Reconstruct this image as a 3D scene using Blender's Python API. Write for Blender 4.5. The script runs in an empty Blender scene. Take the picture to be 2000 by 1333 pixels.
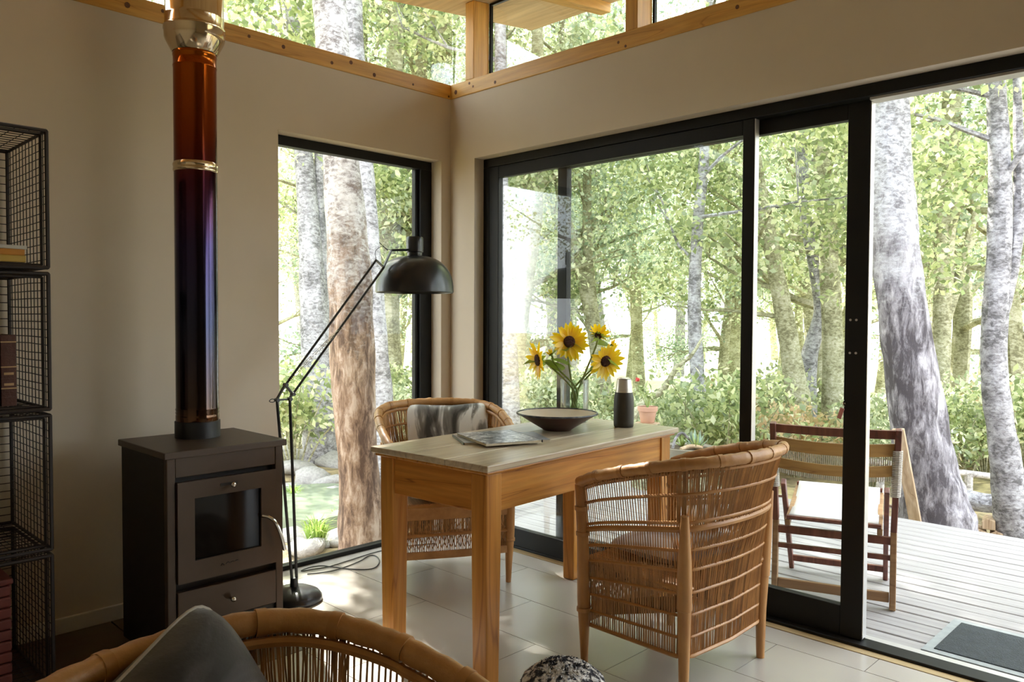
import bpy, bmesh, math, random
import numpy as np
from mathutils import Vector, Matrix

# ------------------------------------------------------------------ camera
S = bpy.context.scene
COL = S.collection
FPX = 1541.7
YAW, PITCH, ROLL = math.radians(45.53), math.radians(1.728), math.radians(0.24)
CAM = Vector((-2.9212, -3.354, 1.23))
_f = Vector((math.sin(YAW) * math.cos(PITCH), math.cos(YAW) * math.cos(PITCH), -math.sin(PITCH)))
_r = Vector((math.cos(YAW), -math.sin(YAW), 0))
_u = _r.cross(_f)
CR = _r * math.cos(ROLL) + _u * math.sin(ROLL)
CU = -_r * math.sin(ROLL) + _u * math.cos(ROLL)
cd = bpy.data.cameras.new('camera')
cd.sensor_width = 36.0
cd.lens = FPX * 36.0 / 2000.0
cd.clip_start = 0.02
cd.clip_end = 400
cam = bpy.data.objects.new('camera', cd)
COL.objects.link(cam)
cam.matrix_world = Matrix(((CR.x, CU.x, -_f.x, CAM.x), (CR.y, CU.y, -_f.y, CAM.y), (CR.z, CU.z, -_f.z, CAM.z), (0, 0, 0, 1)))
S.camera = cam

def at(px, py, depth):
    """point seen at photo pixel (px, py) at DEPTH metres along the view axis"""
    return CAM + (_f + CR * ((px - 1000) / FPX) - CU * ((py - 666.5) / FPX)) * depth

# ------------------------------------------------------------------ sky, sun, exposure
W = bpy.data.worlds.new('sky')
S.world = W
W.use_nodes = True
nt = W.node_tree
nt.nodes.clear()
wo = nt.nodes.new('ShaderNodeOutputWorld')
bg = nt.nodes.new('ShaderNodeBackground')
sk = nt.nodes.new('ShaderNodeTexSky')
sk.sky_type = 'NISHITA'
sk.sun_disc = False
sk.sun_elevation = math.radians(47)
sk.sun_rotation = math.radians(22)
sk.dust_density = 3.0
mx = nt.nodes.new('ShaderNodeMix')
mx.data_type = 'RGBA'
mx.inputs[0].default_value = 0.72
nt.links.new(sk.outputs[0], mx.inputs[6])
mx.inputs[7].default_value = (7.4, 7.8, 8.4, 1)
nt.links.new(mx.outputs[2], bg.inputs[0])
bg.inputs[1].default_value = 0.52
nt.links.new(bg.outputs[0], wo.inputs[0])

sd = bpy.data.lights.new('sun', 'SUN')
sd.energy = 14.5
sd.angle = math.radians(0.6)
sd.color = (1.0, 0.95, 0.88)
sun = bpy.data.objects.new('sun', sd)
COL.objects.link(sun)
SUN_DIR = Vector((0.38, 1.0, 0)).normalized() * math.cos(math.radians(46)) + Vector((0, 0, math.sin(math.radians(46))))
sun.rotation_euler = SUN_DIR.to_track_quat('Z', 'Y').to_euler()
sun.location = SUN_DIR * 30

S.view_settings.view_transform = 'Standard'
S.view_settings.look = 'None'
S.view_settings.gamma = 1.0
S.view_settings.use_curve_mapping = False
S.view_settings.exposure = 0.93
try:
    S.cycles.use_denoising = True
    S.cycles.max_bounces = 8
    S.cycles.diffuse_bounces = 5
    S.cycles.glossy_bounces = 3
    S.cycles.use_adaptive_sampling = True
    S.cycles.adaptive_threshold = 0.03
    S.cycles.transmission_bounces = 8
    S.cycles.transparent_max_bounces = 16
    S.cycles.sample_clamp_indirect = 8.0
    S.cycles.caustics_reflective = False
    S.cycles.caustics_refractive = False
except Exception:
    pass

rnd = random.Random(7)
PI = math.pi

# ------------------------------------------------------------------ helpers: materials
def _mat(name):
    m = bpy.data.materials.new(name)
    m.use_nodes = True
    t = m.node_tree
    t.nodes.clear()
    out = t.nodes.new('ShaderNodeOutputMaterial')
    return m, t, out

def N(t, kind, **kw):
    n = t.nodes.new(kind)
    for k, v in kw.items():
        if k.startswith('i'):
            key = k[1:]
            n.inputs[int(key) if key.isdigit() else key].default_value = v
        else:
            setattr(n, k, v)
    return n

def ramp(t, stops, interp='LINEAR'):
    r = t.nodes.new('ShaderNodeValToRGB')
    r.color_ramp.interpolation = interp
    e = r.color_ramp.elements
    while len(e) < len(stops):
        e.new(0.5)
    for el, (p, c) in zip(e, stops):
        el.position = p
        el.color = (c[0], c[1], c[2], 1)
    return r

def coords(t, stretch=(1, 1, 1), kind='Object'):
    tc = t.nodes.new('ShaderNodeTexCoord')
    mp = t.nodes.new('ShaderNodeMapping')
    mp.inputs['Scale'].default_value = stretch
    t.links.new(tc.outputs[kind], mp.inputs[0])
    return mp

def principled(name, c1, c2=None, scale=6.0, stretch=(1, 1, 1), rough=0.55, rough2=None, metal=0.0, bump=0.0, bscale=None,
               detail=6.0, lo=0.3, hi=0.7, coat=0.0, spec=0.5, c3=None, bdist=0.01, sheen=0.0, island=0.0):
    m, t, out = _mat(name)
    b = t.nodes.new('ShaderNodeBsdfPrincipled')
    t.links.new(b.outputs[0], out.inputs[0])
    b.inputs['Roughness'].default_value = rough
    b.inputs['Metallic'].default_value = metal
    b.inputs['Specular IOR Level'].default_value = spec
    b.inputs['Coat Weight'].default_value = coat
    b.inputs['Sheen Weight'].default_value = sheen
    if c2 is None:
        c2 = tuple(v * 0.8 for v in c1)
    mp = coords(t, stretch)
    nz = N(t, 'ShaderNodeTexNoise', iScale=scale, iDetail=detail, iRoughness=0.6)
    t.links.new(mp.outputs[0], nz.inputs['Vector'])
    stops = [(lo, c1), (hi, c2)] if c3 is None else [(lo, c1), ((lo + hi) / 2, c3), (hi, c2)]
    rp = ramp(t, stops)
    t.links.new(nz.outputs['Fac'], rp.inputs[0])
    col = rp.outputs[0]
    if island > 0:
        g = t.nodes.new('ShaderNodeNewGeometry')
        hs = N(t, 'ShaderNodeHueSaturation')
        mr = N(t, 'ShaderNodeMapRange', i3=1.0 - island, i4=1.0 + island)
        t.links.new(g.outputs['Random Per Island'], mr.inputs[0])
        t.links.new(mr.outputs[0], hs.inputs['Value'])
        t.links.new(col, hs.inputs['Color'])
        col = hs.outputs[0]
    t.links.new(col, b.inputs['Base Color'])
    if rough2 is not None:
        r2 = ramp(t, [(lo, (rough,) * 3), (hi, (rough2,) * 3)])
        t.links.new(nz.outputs['Fac'], r2.inputs[0])
        t.links.new(r2.outputs[0], b.inputs['Roughness'])
    if bump > 0:
        nb = N(t, 'ShaderNodeTexNoise', iScale=bscale or scale * 3, iDetail=5.0)
        t.links.new(mp.outputs[0], nb.inputs['Vector'])
        bm = N(t, 'ShaderNodeBump', iStrength=bump, iDistance=bdist)
        t.links.new(nb.outputs['Fac'], bm.inputs['Height'])
        t.links.new(bm.outputs[0], b.inputs['Normal'])
    return m

def wood(name, light, mid, dark, axis='X', rough=0.45, scale=1.0, knots=True, contrast=1.0, coat=0.0):
    """pine-like grain running along AXIS"""
    m, t, out = _mat(name)
    b = t.nodes.new('ShaderNodeBsdfPrincipled')
    t.links.new(b.outputs[0], out.inputs[0])
    b.inputs['Roughness'].default_value = rough
    b.inputs['Coat Weight'].default_value = coat
    st = {'X': (0.35, 5, 5), 'Y': (5, 0.35, 5), 'Z': (5, 5, 0.35)}[axis]
    mp = coords(t, tuple(s * scale for s in st))
    nz = N(t, 'ShaderNodeTexNoise', iScale=1.1, iDetail=3.0, iDistortion=0.6)
    t.links.new(mp.outputs[0], nz.inputs['Vector'])
    ml = N(t, 'ShaderNodeMath', operation='MULTIPLY', i1=13.0)
    t.links.new(nz.outputs['Fac'], ml.inputs[0])
    fr = N(t, 'ShaderNodeMath', operation='PINGPONG', i1=1.0)
    t.links.new(ml.outputs[0], fr.inputs[0])
    rp = ramp(t, [(0.0, light), (0.55, mid), (0.9, mid), (1.0, dark)])
    t.links.new(fr.outputs[0], rp.inputs[0])
    fi = N(t, 'ShaderNodeTexNoise', iScale=14.0, iDetail=4.0)
    t.links.new(mp.outputs[0], fi.inputs['Vector'])
    rf = ramp(t, [(0.3, (0.82, 0.8, 0.78)), (0.7, (1.08, 1.08, 1.08))])
    t.links.new(fi.outputs['Fac'], rf.inputs[0])
    mm = N(t, 'ShaderNodeMix', data_type='RGBA', blend_type='MULTIPLY')
    mm.inputs[0].default_value = 1.0
    t.links.new(rp.outputs[0], mm.inputs[6])
    t.links.new(rf.outputs[0], mm.inputs[7])
    t.links.new(mm.outputs[2], b.inputs['Base Color'])
    bp = N(t, 'ShaderNodeBump', iStrength=0.12, iDistance=0.004)
    t.links.new(fi.outputs['Fac'], bp.inputs['Height'])
    t.links.new(bp.outputs[0], b.inputs['Normal'])
    return m

def glass_mat(name, tint=(1, 1, 1), refl=1.0):
    m, t, out = _mat(name)
    tr = N(t, 'ShaderNodeBsdfTransparent', i0=(tint[0], tint[1], tint[2], 1))
    gl = N(t, 'ShaderNodeBsdfGlossy', i0=(1, 1, 1, 1), i1=0.0)
    fr = N(t, 'ShaderNodeFresnel', iIOR=1.45)
    ml = N(t, 'ShaderNodeMath', operation='MULTIPLY', i1=refl)
    t.links.new(fr.outputs[0], ml.inputs[0])
    mxs = N(t, 'ShaderNodeMixShader')
    t.links.new(ml.outputs[0], mxs.inputs[0])
    t.links.new(tr.outputs[0], mxs.inputs[1])
    t.links.new(gl.outputs[0], mxs.inputs[2])
    t.links.new(mxs.outputs[0], out.inputs[0])
    return m

def leaf_mat(name, cols, trans=0.5):
    m, t, out = _mat(name)
    g = t.nodes.new('ShaderNodeNewGeometry')
    rp = ramp(t, cols)
    t.links.new(g.outputs['Random Per Island'], rp.inputs[0])
    d = N(t, 'ShaderNodeBsdfDiffuse')
    tl = N(t, 'ShaderNodeBsdfTranslucent')
    t.links.new(rp.outputs[0], d.inputs[0])
    hs = N(t, 'ShaderNodeHueSaturation', iHue=0.485, iSaturation=1.05, iValue=1.35)
    t.links.new(rp.outputs[0], hs.inputs['Color'])
    t.links.new(hs.outputs[0], tl.inputs[0])
    ms = N(t, 'ShaderNodeMixShader', i0=trans)
    t.links.new(d.outputs[0], ms.inputs[1])
    t.links.new(tl.outputs[0], ms.inputs[2])
    gl = N(t, 'ShaderNodeBsdfGlossy', i1=0.35)
    m2 = N(t, 'ShaderNodeMixShader', i0=0.06)
    t.links.new(ms.outputs[0], m2.inputs[1])
    t.links.new(gl.outputs[0], m2.inputs[2])
    t.links.new(m2.outputs[0], out.inputs[0])
    return m

# ------------------------------------------------------------------ helpers: objects
class MB:
    def __init__(self):
        self.v = []
        self.f = []

    def add(self, vs, fs):
        o = len(self.v)
        self.v.extend([tuple(x) for x in vs])
        self.f.extend([tuple(i + o for i in f) for f in fs])
        return self

    def box(self, x0, x1, y0, y1, z0, z1, M=None):
        vs = [Vector(c) for c in ((x0, y0, z0), (x1, y0, z0), (x1, y1, z0), (x0, y1, z0), (x0, y0, z1), (x1, y0, z1), (x1, y1, z1), (x0, y1, z1))]
        if M is not None:
            vs = [M @ v for v in vs]
        return self.add(vs, [(0, 3, 2, 1), (4, 5, 6, 7), (0, 1, 5, 4), (1, 2, 6, 5), (2, 3, 7, 6), (3, 0, 4, 7)])

    def prism(self, poly, y0, y1, axis='Y'):
        """polygon extruded along an axis: poly of (a,b) pairs in the other two axes"""
        n = len(poly)
        def P(a, b, c):
            return {'Y': (a, c, b), 'X': (c, a, b), 'Z': (a, b, c)}[axis]
        vs = [P(a, b, y0) for a, b in poly] + [P(a, b, y1) for a, b in poly]
        fs = [tuple(range(n - 1, -1, -1)), tuple(range(n, 2 * n))]
        fs += [(i, (i + 1) % n, n + (i + 1) % n, n + i) for i in range(n)]
        return self.add(vs, fs)

    def beam(self, a, b, w, h, up=(0, 0, 1)):
        """rectangular bar from a to b, w across, h along up"""
        a, b = Vector(a), Vector(b)
        d = (b - a).normalized()
        s = d.cross(Vector(up)).normalized()
        u = s.cross(d).normalized()
        vs = []
        for p in (a, b):
            for i, j in ((-1, -1), (1, -1), (1, 1), (-1, 1)):
                vs.append(p + s * (i * w / 2) + u * (j * h / 2))
        return self.add(vs, [(0, 3, 2, 1), (4, 5, 6, 7), (0, 1, 5, 4), (1, 2, 6, 5), (2, 3, 7, 6), (3, 0, 4, 7)])

    def tube(self, pts, r, n=8, closed=False, jitter=None):
        pts = [Vector(p) for p in pts]
        k = len(pts)
        rs = r if isinstance(r, (list, tuple)) else [r] * k
        T = []
        for i in range(k):
            a = pts[(i - 1) % k] if (closed or i > 0) else pts[i]
            b = pts[(i + 1) % k] if (closed or i < k - 1) else pts[i]
            d = b - a
            T.append(d.normalized() if d.length > 1e-9 else Vector((0, 0, 1)))
        ref = Vector((0, 0, 1)) if abs(T[0].z) < 0.9 else Vector((1, 0, 0))
        nrm = T[0].cross(ref).normalized()
        vs, fs = [], []
        for i in range(k):
            nrm = (nrm - T[i] * nrm.dot(T[i]))
            nrm = nrm.normalized() if nrm.length > 1e-9 else T[i].orthogonal().normalized()
            bn = T[i].cross(nrm)
            for j in range(n):
                a = 2 * PI * j / n
                rr = rs[i] * (1 + (jitter(i, j) if jitter else 0))
                vs.append(pts[i] + (nrm * math.cos(a) + bn * math.sin(a)) * rr)
        m = k if closed else k - 1
        for i in range(m):
            i2 = (i + 1) % k
            for j in range(n):
                j2 = (j + 1) % n
                fs.append((i * n + j, i * n + j2, i2 * n + j2, i2 * n + j))
        if not closed:
            fs.append(tuple(range(n - 1, -1, -1)))
            fs.append(tuple((k - 1) * n + j for j in range(n)))
        return self.add(vs, fs)

    def lathe(self, prof, n=32, c=(0, 0, 0), M=None):
        """profile of (r, z); points with r=0 close the ends"""
        c = Vector(c)
        vs, idx = [], []
        for r, z in prof:
            if r < 1e-6:
                idx.append([len(vs)] * n)
                vs.append(Vector((0, 0, z)))
            else:
                idx.append([len(vs) + j for j in range(n)])
                for j in range(n):
                    a = 2 * PI * j / n
                    vs.append(Vector((r * math.cos(a), r * math.sin(a), z)))
        fs = []
        for i in range(len(prof) - 1):
            for j in range(n):
                j2 = (j + 1) % n
                q = [idx[i][j], idx[i][j2], idx[i + 1][j2], idx[i + 1][j]]
                o = []
                for x in q:
                    if x not in o:
                        o.append(x)
                if len(o) > 2:
                    fs.append(tuple(o))
        vs = [(M @ v if M is not None else v) + c for v in vs]
        return self.add(vs, fs)

    def mesh(self, name, smooth=False):
        me = bpy.data.meshes.new(name)
        me.from_pydata(self.v, [], self.f)
        me.validate()
        if smooth:
            me.polygons.foreach_set('use_smooth', [True] * len(me.polygons))
        me.update()
        return me

    def build(self, name, mat, parent=None, smooth=False, bevel=0.0, seg=2, kind=None, fix=True):
        me = self.mesh(name, smooth)
        if fix:
            bm = bmesh.new()
            bm.from_mesh(me)
            bmesh.ops.recalc_face_normals(bm, faces=bm.faces)
            bm.to_mesh(me)
            bm.free()
        me.materials.append(mat)
        o = bpy.data.objects.new(name, me)
        COL.objects.link(o)
        if parent is not None:
            o.parent = parent
        if bevel > 0:
            md = o.modifiers.new('bevel', 'BEVEL')
            md.width = bevel
            md.segments = seg
            md.limit_method = 'ANGLE'
            md.angle_limit = math.radians(40)
        if smooth:
            try:
                me.set_sharp_from_angle(angle=math.radians(42))
            except Exception:
                pass
        if kind:
            o['kind'] = kind
        return o

def obj_from_mesh(name, me, parent=None, loc=None, rot=None):
    o = bpy.data.objects.new(name, me)
    COL.objects.link(o)
    if parent is not None:
        o.parent = parent
    if loc is not None:
        o.location = loc
    if rot is not None:
        o.rotation_euler = rot
    return o

def thing(name, label, cat, loc=(0, 0, 0), rz=0.0, group=None):
    o = bpy.data.objects.new(name, None)
    o.empty_display_size = 0.05
    COL.objects.link(o)
    o.location = loc
    o.rotation_euler = (0, 0, rz)
    o['label'] = label
    o['category'] = cat
    if group:
        o['group'] = group
    return o

def tag(o, label, cat, group=None, kind=None):
    o['label'] = label
    o['category'] = cat
    if group:
        o['group'] = group
    if kind:
        o['kind'] = kind
    return o

def struct(o, label=None):
    o['kind'] = 'structure'
    if label:
        o['label'] = label
    return o

def dup(root, loc, rz, label=None, group=None, scale=None):
    r = root.copy()
    COL.objects.link(r)
    r.location = loc
    r.rotation_euler = (0, 0, rz)
    if scale:
        r.scale = scale
    if label:
        r['label'] = label
    if group:
        r['group'] = group
    for ch in list(root.children):
        c = ch.copy()
        COL.objects.link(c)
        c.parent = r
        for g in list(ch.children):
            d = g.copy()
            COL.objects.link(d)
            d.parent = c
    return r

def catmull(pts, per=8):
    pts = [Vector(p) for p in pts]
    P = [pts[0] * 2 - pts[1]] + pts + [pts[-1] * 2 - pts[-2]]
    out = []
    for i in range(1, len(P) - 2):
        for k in range(per):
            t = k / per
            a, b, c, d = P[i - 1], P[i], P[i + 1], P[i + 2]
            out.append(0.5 * ((2 * b) + (c - a) * t + (2 * a - 5 * b + 4 * c - d) * t * t + (3 * b - a - 3 * c + d) * t ** 3))
    out.append(pts[-1])
    return out

def resample(pts, n):
    pts = [Vector(p) for p in pts]
    L = [0.0]
    for a, b in zip(pts, pts[1:]):
        L.append(L[-1] + (b - a).length)
    out = []
    j = 0
    for i in range(n):
        s = L[-1] * i / (n - 1)
        while j < len(L) - 2 and L[j + 1] < s:
            j += 1
        t = (s - L[j]) / max(1e-9, L[j + 1] - L[j])
        out.append(pts[j].lerp(pts[j + 1], min(1, max(0, t))))
    return out

# ------------------------------------------------------------------ materials
M = {}
M['wall'] = principled('wall_paint', (0.65, 0.57, 0.465), (0.62, 0.54, 0.435), scale=3, rough=0.85, bump=0.05, bscale=60, bdist=0.002)
M['skirting'] = principled('skirting_paint', (0.75, 0.71, 0.64), scale=4, rough=0.5)
M['tile'] = principled('floor_tile', (0.52, 0.49, 0.44), (0.46, 0.43, 0.38), scale=1.6, rough=0.24, detail=3, lo=.2, hi=.8, spec=0.55)
M['grout'] = principled('grout', (0.40, 0.38, 0.34), scale=20, rough=0.9)
M['hearth'] = principled('shaded_hearth_slate', (0.10, 0.045, 0.03), (0.12, 0.10, 0.05), scale=2.5, rough=0.5, bump=0.15, bscale=14)
M['strip'] = principled('threshold_oak', (0.50, 0.38, 0.20), (0.40, 0.29, 0.14), scale=3, stretch=(8, .5, 8), rough=0.5)
M['alu'] = principled('black_aluminium', (0.008, 0.008, 0.0075), (0.011, 0.011, 0.010), scale=8, rough=0.5, spec=.22)
M['alu_pale'] = principled('bare_aluminium', (0.62, 0.61, 0.60), scale=8, rough=0.4, metal=0.3)
M['pane'] = glass_mat('window_glass', (0.98, 0.99, 0.985), 0.22)
M['pine_x'] = wood('pine_beam_x', (0.70, 0.40, 0.10), (0.64, 0.34, 0.075), (0.48, 0.23, 0.045), 'X')
M['pine_y'] = wood('pine_beam_y', (0.70, 0.40, 0.10), (0.64, 0.34, 0.075), (0.48, 0.23, 0.045), 'Y')
M['pine_z'] = wood('pine_post', (0.70, 0.40, 0.10), (0.64, 0.34, 0.075), (0.48, 0.23, 0.045), 'Z')
M['knot'] = principled('pine_knot', (0.10, 0.035, 0.01), (0.16, 0.06, 0.02), scale=60, rough=0.6)
M['soffit'] = wood('soffit_plywood', (0.78, 0.60, 0.38), (0.72, 0.53, 0.32), (0.60, 0.42, 0.24), 'Y', rough=0.7, scale=0.5)
M['roof'] = principled('roof_sheet', (0.10, 0.11, 0.14), scale=4, rough=0.5)
M['deck'] = principled('weathered_deck', (0.40, 0.385, 0.38), (0.26, 0.25, 0.245), scale=3.0, stretch=(14, 0.8, 14), rough=0.7, bump=0.2, bscale=8, bdist=0.004)
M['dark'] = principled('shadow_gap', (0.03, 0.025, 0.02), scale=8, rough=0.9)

# ------------------------------------------------------------------ room shell
HB, HT = 2.439, 2.518          # bottom and top of the clerestory beam
ZR0, SL = 2.937, 0.118         # soffit height at x = 0 and its slope along x
XB, YB = -3.70, -6.50          # far ends of the room
WT = 0.15                      # wall thickness
WX0, WX1, WH = -1.0558, -0.0675, 2.093
DY0, DY1, DH = -4.1, -0.196, 2.090
def roofz(x):
    return ZR0 + SL * x

b = MB()
b.box(XB - WT, WX0, 0, WT, -0.3, HB).box(WX1, WT, 0, WT, -0.3, HB).box(WX0, WX1, 0, WT, WH, HB).box(WX0, WX1, 0, WT, -0.3, -0.005)
struct(b.build('wall_left', M['wall']), 'warm white plastered wall behind the stove')
b = MB()
b.box(0, WT, DY1, 0.0, -0.3, HB).box(0, WT, YB, DY0, -0.3, HB).box(0, WT, DY0, DY1, DH, HB).box(0, WT, DY0, DY1, -0.3, -0.02)
struct(b.build('wall_right', M['wall']), 'warm white plastered wall above the sliding door')
# walls behind the camera
b = MB()
b.box(XB - WT, XB, YB, 0, -0.3, 2.52)
struct(b.build('wall_rear', M['wall']), 'plastered wall behind the camera')
b = MB()
b.box(XB - WT, WT, YB - WT, YB, -0.3, 2.44)
b.prism([(XB - WT, 2.44), (WT, 2.44), (WT, roofz(WT)), (XB - WT, roofz(XB - WT) + .02)], YB - WT, YB, 'Y')
struct(b.build('wall_front', M['wall']), 'plastered end wall behind the camera')

b = MB()
b.box(XB, 0.067, YB, 0.0, -0.12, -0.012).box(WX0, WX1, 0, 0.14, -0.12, -0.004)
floor = struct(b.build('floor', M['grout']), 'pale stone tiled floor')
tw, tl = 0.322, 0.644
col_i = 0
x1 = 0.021
edges = [0.0215, -0.118]
xx = -0.118
while xx > XB:
    xx -= tw
    edges.append(xx)
tile_meshes = {}
for ci in range(len(edges) - 1):
    xa, xb = edges[ci + 1] + 0.0015, edges[ci] - 0.0015
    off = -1.365 + (tl / 2 if ci % 2 == 0 else 0.0)
    y = off + tl * math.ceil((0 - off) / tl)
    while y > YB:
        ya, yb = max(y - tl, YB) + 0.0015, min(y, 0.0) - 0.0015
        if yb - ya > 0.03 and not (xb < -1.34 and xa > -2.75 and ya > -0.80):
            k = (round(xb - xa, 3), round(yb - ya, 3))
            if k not in tile_meshes:
                mb = MB().box(-k[0] / 2, k[0] / 2, -k[1] / 2, k[1] / 2, -0.012, 0.0)
                me = mb.mesh('tile')
                me.materials.append(M['tile'])
                tile_meshes[k] = me
            obj_from_mesh('tile', tile_meshes[k], floor, ((xa + xb) / 2, (ya + yb) / 2, rnd.uniform(-0.0006, 0.0)))
        y -= tl
MB().box(0.0205, 0.0255, YB, -0.0, -0.0115, -0.005).build('expansion_gap', M['dark'], floor)
mb = MB().box(0.0255, 0.066, YB, -0.196, -0.012, 0.0005)
mb.build('threshold_strip', M['strip'], floor)
# slate hearth under the stove, its dark colour partly painted shade
hz = []
for i in range(3):
    for j in range(2):
        xa = -2.75 + i * 0.47
        ya = -0.80 + j * 0.40
        MB().box(xa + .003, xa + .467, ya + .003, ya + .397, -0.012, 0.002).build('hearth_tile', M['hearth'], floor, bevel=0.002)
# fill the gap beside the hearth with cut floor tiles
MB().box(-3.69, -2.753, -0.72, -0.002, -0.012, 0.0).build('tile', M['tile'], floor)

struct(MB().box(XB, WX0, -0.014, 0.0, 0, 0.062).build('baseboard_left', M['skirting'], bevel=0.004), 'low painted skirting board')

# roof / ceiling with its overhang, sloping up towards the deck side
EX, EY = 0.72, 0.055
b = MB()
b.prism([(XB - 0.4, roofz(XB - 0.4)), (EX, roofz(EX)), (EX, roofz(EX) + 0.018), (XB - 0.4, roofz(XB - 0.4) + 0.018)], YB - 0.5, EY, 'Y')
ceil = struct(b.build('ceiling', M['soffit']), 'sloping plywood ceiling running out to the eaves')
b = MB()
b.prism([(XB - 0.4, roofz(XB - 0.4) + 0.02), (EX + .01, roofz(EX) + 0.02), (EX + .01, roofz(EX) + 0.06), (XB - 0.4, roofz(XB - 0.4) + 0.06)], YB - 0.5, EY + .01, 'Y')
b.build('roof_sheet', M['roof'], ceil)
for ry in (-0.53, -1.6, -2.67, -3.74, -4.81, -5.88):
    b = MB().prism([(XB, roofz(XB) - .055), (EX - .01, roofz(EX) - .055), (EX - .01, roofz(EX) - .001), (XB, roofz(XB) - .001)], ry - .035, ry + .035, 'Y')
    b.build('rafter', M['pine_x'], ceil, bevel=0.003)

# clerestory beams, posts and panes
def knots(parent, pts, nrm, seed):
    r = random.Random(seed)
    for p in pts:
        a = r.uniform(0.005, 0.011)
        mb = MB()
        c = Vector(p)
        ax = Vector((1, 0, 0)) if abs(nrm[1]) > .5 else Vector((0, 1, 0))
        vs = [c + ax * (a * math.cos(2 * PI * k / 9) * 1.1) + Vector((0, 0, 1)) * (a * 1.2 * math.sin(2 * PI * k / 9)) + Vector(nrm) * 0.0012 for k in range(9)]
        vs2 = [v - Vector(nrm) * 0.004 for v in vs]
        mb.add(vs + vs2, [tuple(range(9))] + [(k, (k + 1) % 9, 9 + (k + 1) % 9, 9 + k) for k in range(9)])
        mb.build('knot', M['knot'], parent)

t1 = struct(MB().box(XB, 0.0, -0.006, 0.13, HB, HT).build('trim_1', M['pine_x'], bevel=0.004), 'knotty pine beam on top of the left wall')
knots(t1, [(-1.20, -.006, 2.483), (-1.03, -.006, 2.478), (-0.77, -.006, 2.465), (-0.66, -.006, 2.492), (-0.52, -.006, 2.461), (-0.27, -.006, 2.466), (-0.02, -.006, 2.452), (-1.72, -.006, 2.475), (-1.58, -.006, 2.49)], (0, -1, 0), 3)
t2 = struct(MB().box(-0.006, 0.13, YB, 0.0, HB, HT).build('trim_2', M['pine_y'], bevel=0.004), 'knotty pine beam above the sliding door')
knots(t2, [(-.006, -0.16, 2.497), (-.006, -0.19, 2.474), (-.006, -0.36, 2.462), (-.006, -1.16, 2.478), (-.006, -1.20, 2.452), (-.006, -1.75, 2.478), (-.006, -0.05, 2.47)], (-1, 0, 0), 4)
posts_y = [-0.158, -1.229, -2.30, -3.37, -4.44, -5.51]
n = 3
for py in posts_y:
    b = MB().prism([(-0.004, HT), (0.112, HT), (0.112, roofz(0.112) - .002), (-0.004, roofz(-0.004) - .002)], py - .033, py + .033, 'Y')
    struct(b.build('trim_%d' % n, M['pine_z'], bevel=0.003), 'upright pine post of the high window band above the door')
    n += 1
b = MB().prism([(-1.75, HT), (-1.684, HT), (-1.684, roofz(-1.684) - .002), (-1.75, roofz(-1.75) - .002)], 0.0, 0.112, 'Y')
struct(b.build('trim_%d' % n, M['pine_z'], bevel=0.003), 'upright pine post hidden behind the flue pipe')

def pane(parent, verts, nrm, th=0.006):
    """thin solid pane from 4 corner points, offset along nrm"""
    nv = Vector(nrm) * th
    vs = [Vector(v) for v in verts] + [Vector(v) + nv for v in verts]
    return MB().add(vs, [(3, 2, 1, 0), (4, 5, 6, 7), (0, 1, 5, 4), (1, 2, 6, 5), (2, 3, 7, 6), (3, 0, 4, 7)]).build('pane', M['pane'], parent)

wn = 2
ys = [0.0] + posts_y + [YB]
for k in range(len(posts_y) + 1):
    ya = (posts_y[k - 1] - .033) if k > 0 else -0.002
    yb = (posts_y[k] + .033) if k < len(posts_y) else YB
    fr = MB()
    fr.box(0.112, 0.13, yb, yb + .012, HT, roofz(.12) - .004)
    if k > 0:
        fr.box(0.112, 0.13, ya - .012, ya, HT, roofz(.12) - .004)
    fr.box(0.112, 0.13, yb, ya, roofz(.12) - .016, roofz(.12) - .004)
    w = struct(fr.build('window_%d' % wn, M['alu']), 'high window pane between pine posts above the sliding door')
    pane(w, [(0.118, yb + .012, HT), (0.118, ya - .012 if k else .10, HT), (0.118, ya - .012 if k else .10, roofz(.118) - .016), (0.118, yb + .012, roofz(.118) - .016)], (1, 0, 0))
    wn += 1
for xa, xb in ((-1.684, 0.116), (-3.45, -1.75)):
    fr = MB().box(xa, xa + .012, 0.095, 0.112, HT, roofz(xa) - .004)
    fr.box(xa, xb, 0.095, 0.112, HT, HT + .006)
    w = struct(fr.build('window_%d' % wn, M['alu']), 'tapering high window pane above the left wall')
    pane(w, [(xa + .012, 0.10, HT), (xb - .012, 0.10, HT), (xb - .012, 0.10, roofz(xb) - .004), (xa + .012, 0.10, roofz(xa) - .004)], (0, 1, 0))
    wn += 1

# corner window in the left wall
fr = MB()
y0, y1 = 0.083, 0.135
fr.box(WX0, WX1, y0, y1, WH - .047, WH).box(WX0, WX1, y0, y1, -0.004, 0.018).box(WX1 - .078, WX1, y0, y1, 0.018, WH - .047).box(WX0, WX0 + .03, y0, y1, 0.018, WH - .047)
fr.box(WX1 - .1, WX1 - .078, y0 + .02, y1, 0.018, WH - .047)
w1 = struct(fr.build('window_1', M['alu'], bevel=0.003), 'tall black framed corner window down to the floor')
pane(w1, [(WX0 + .03, 0.11, 0.018), (WX1 - .1, 0.11, 0.018), (WX1 - .1, 0.11, WH - .047), (WX0 + .03, 0.11, WH - .047)], (0, 1, 0))

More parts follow.
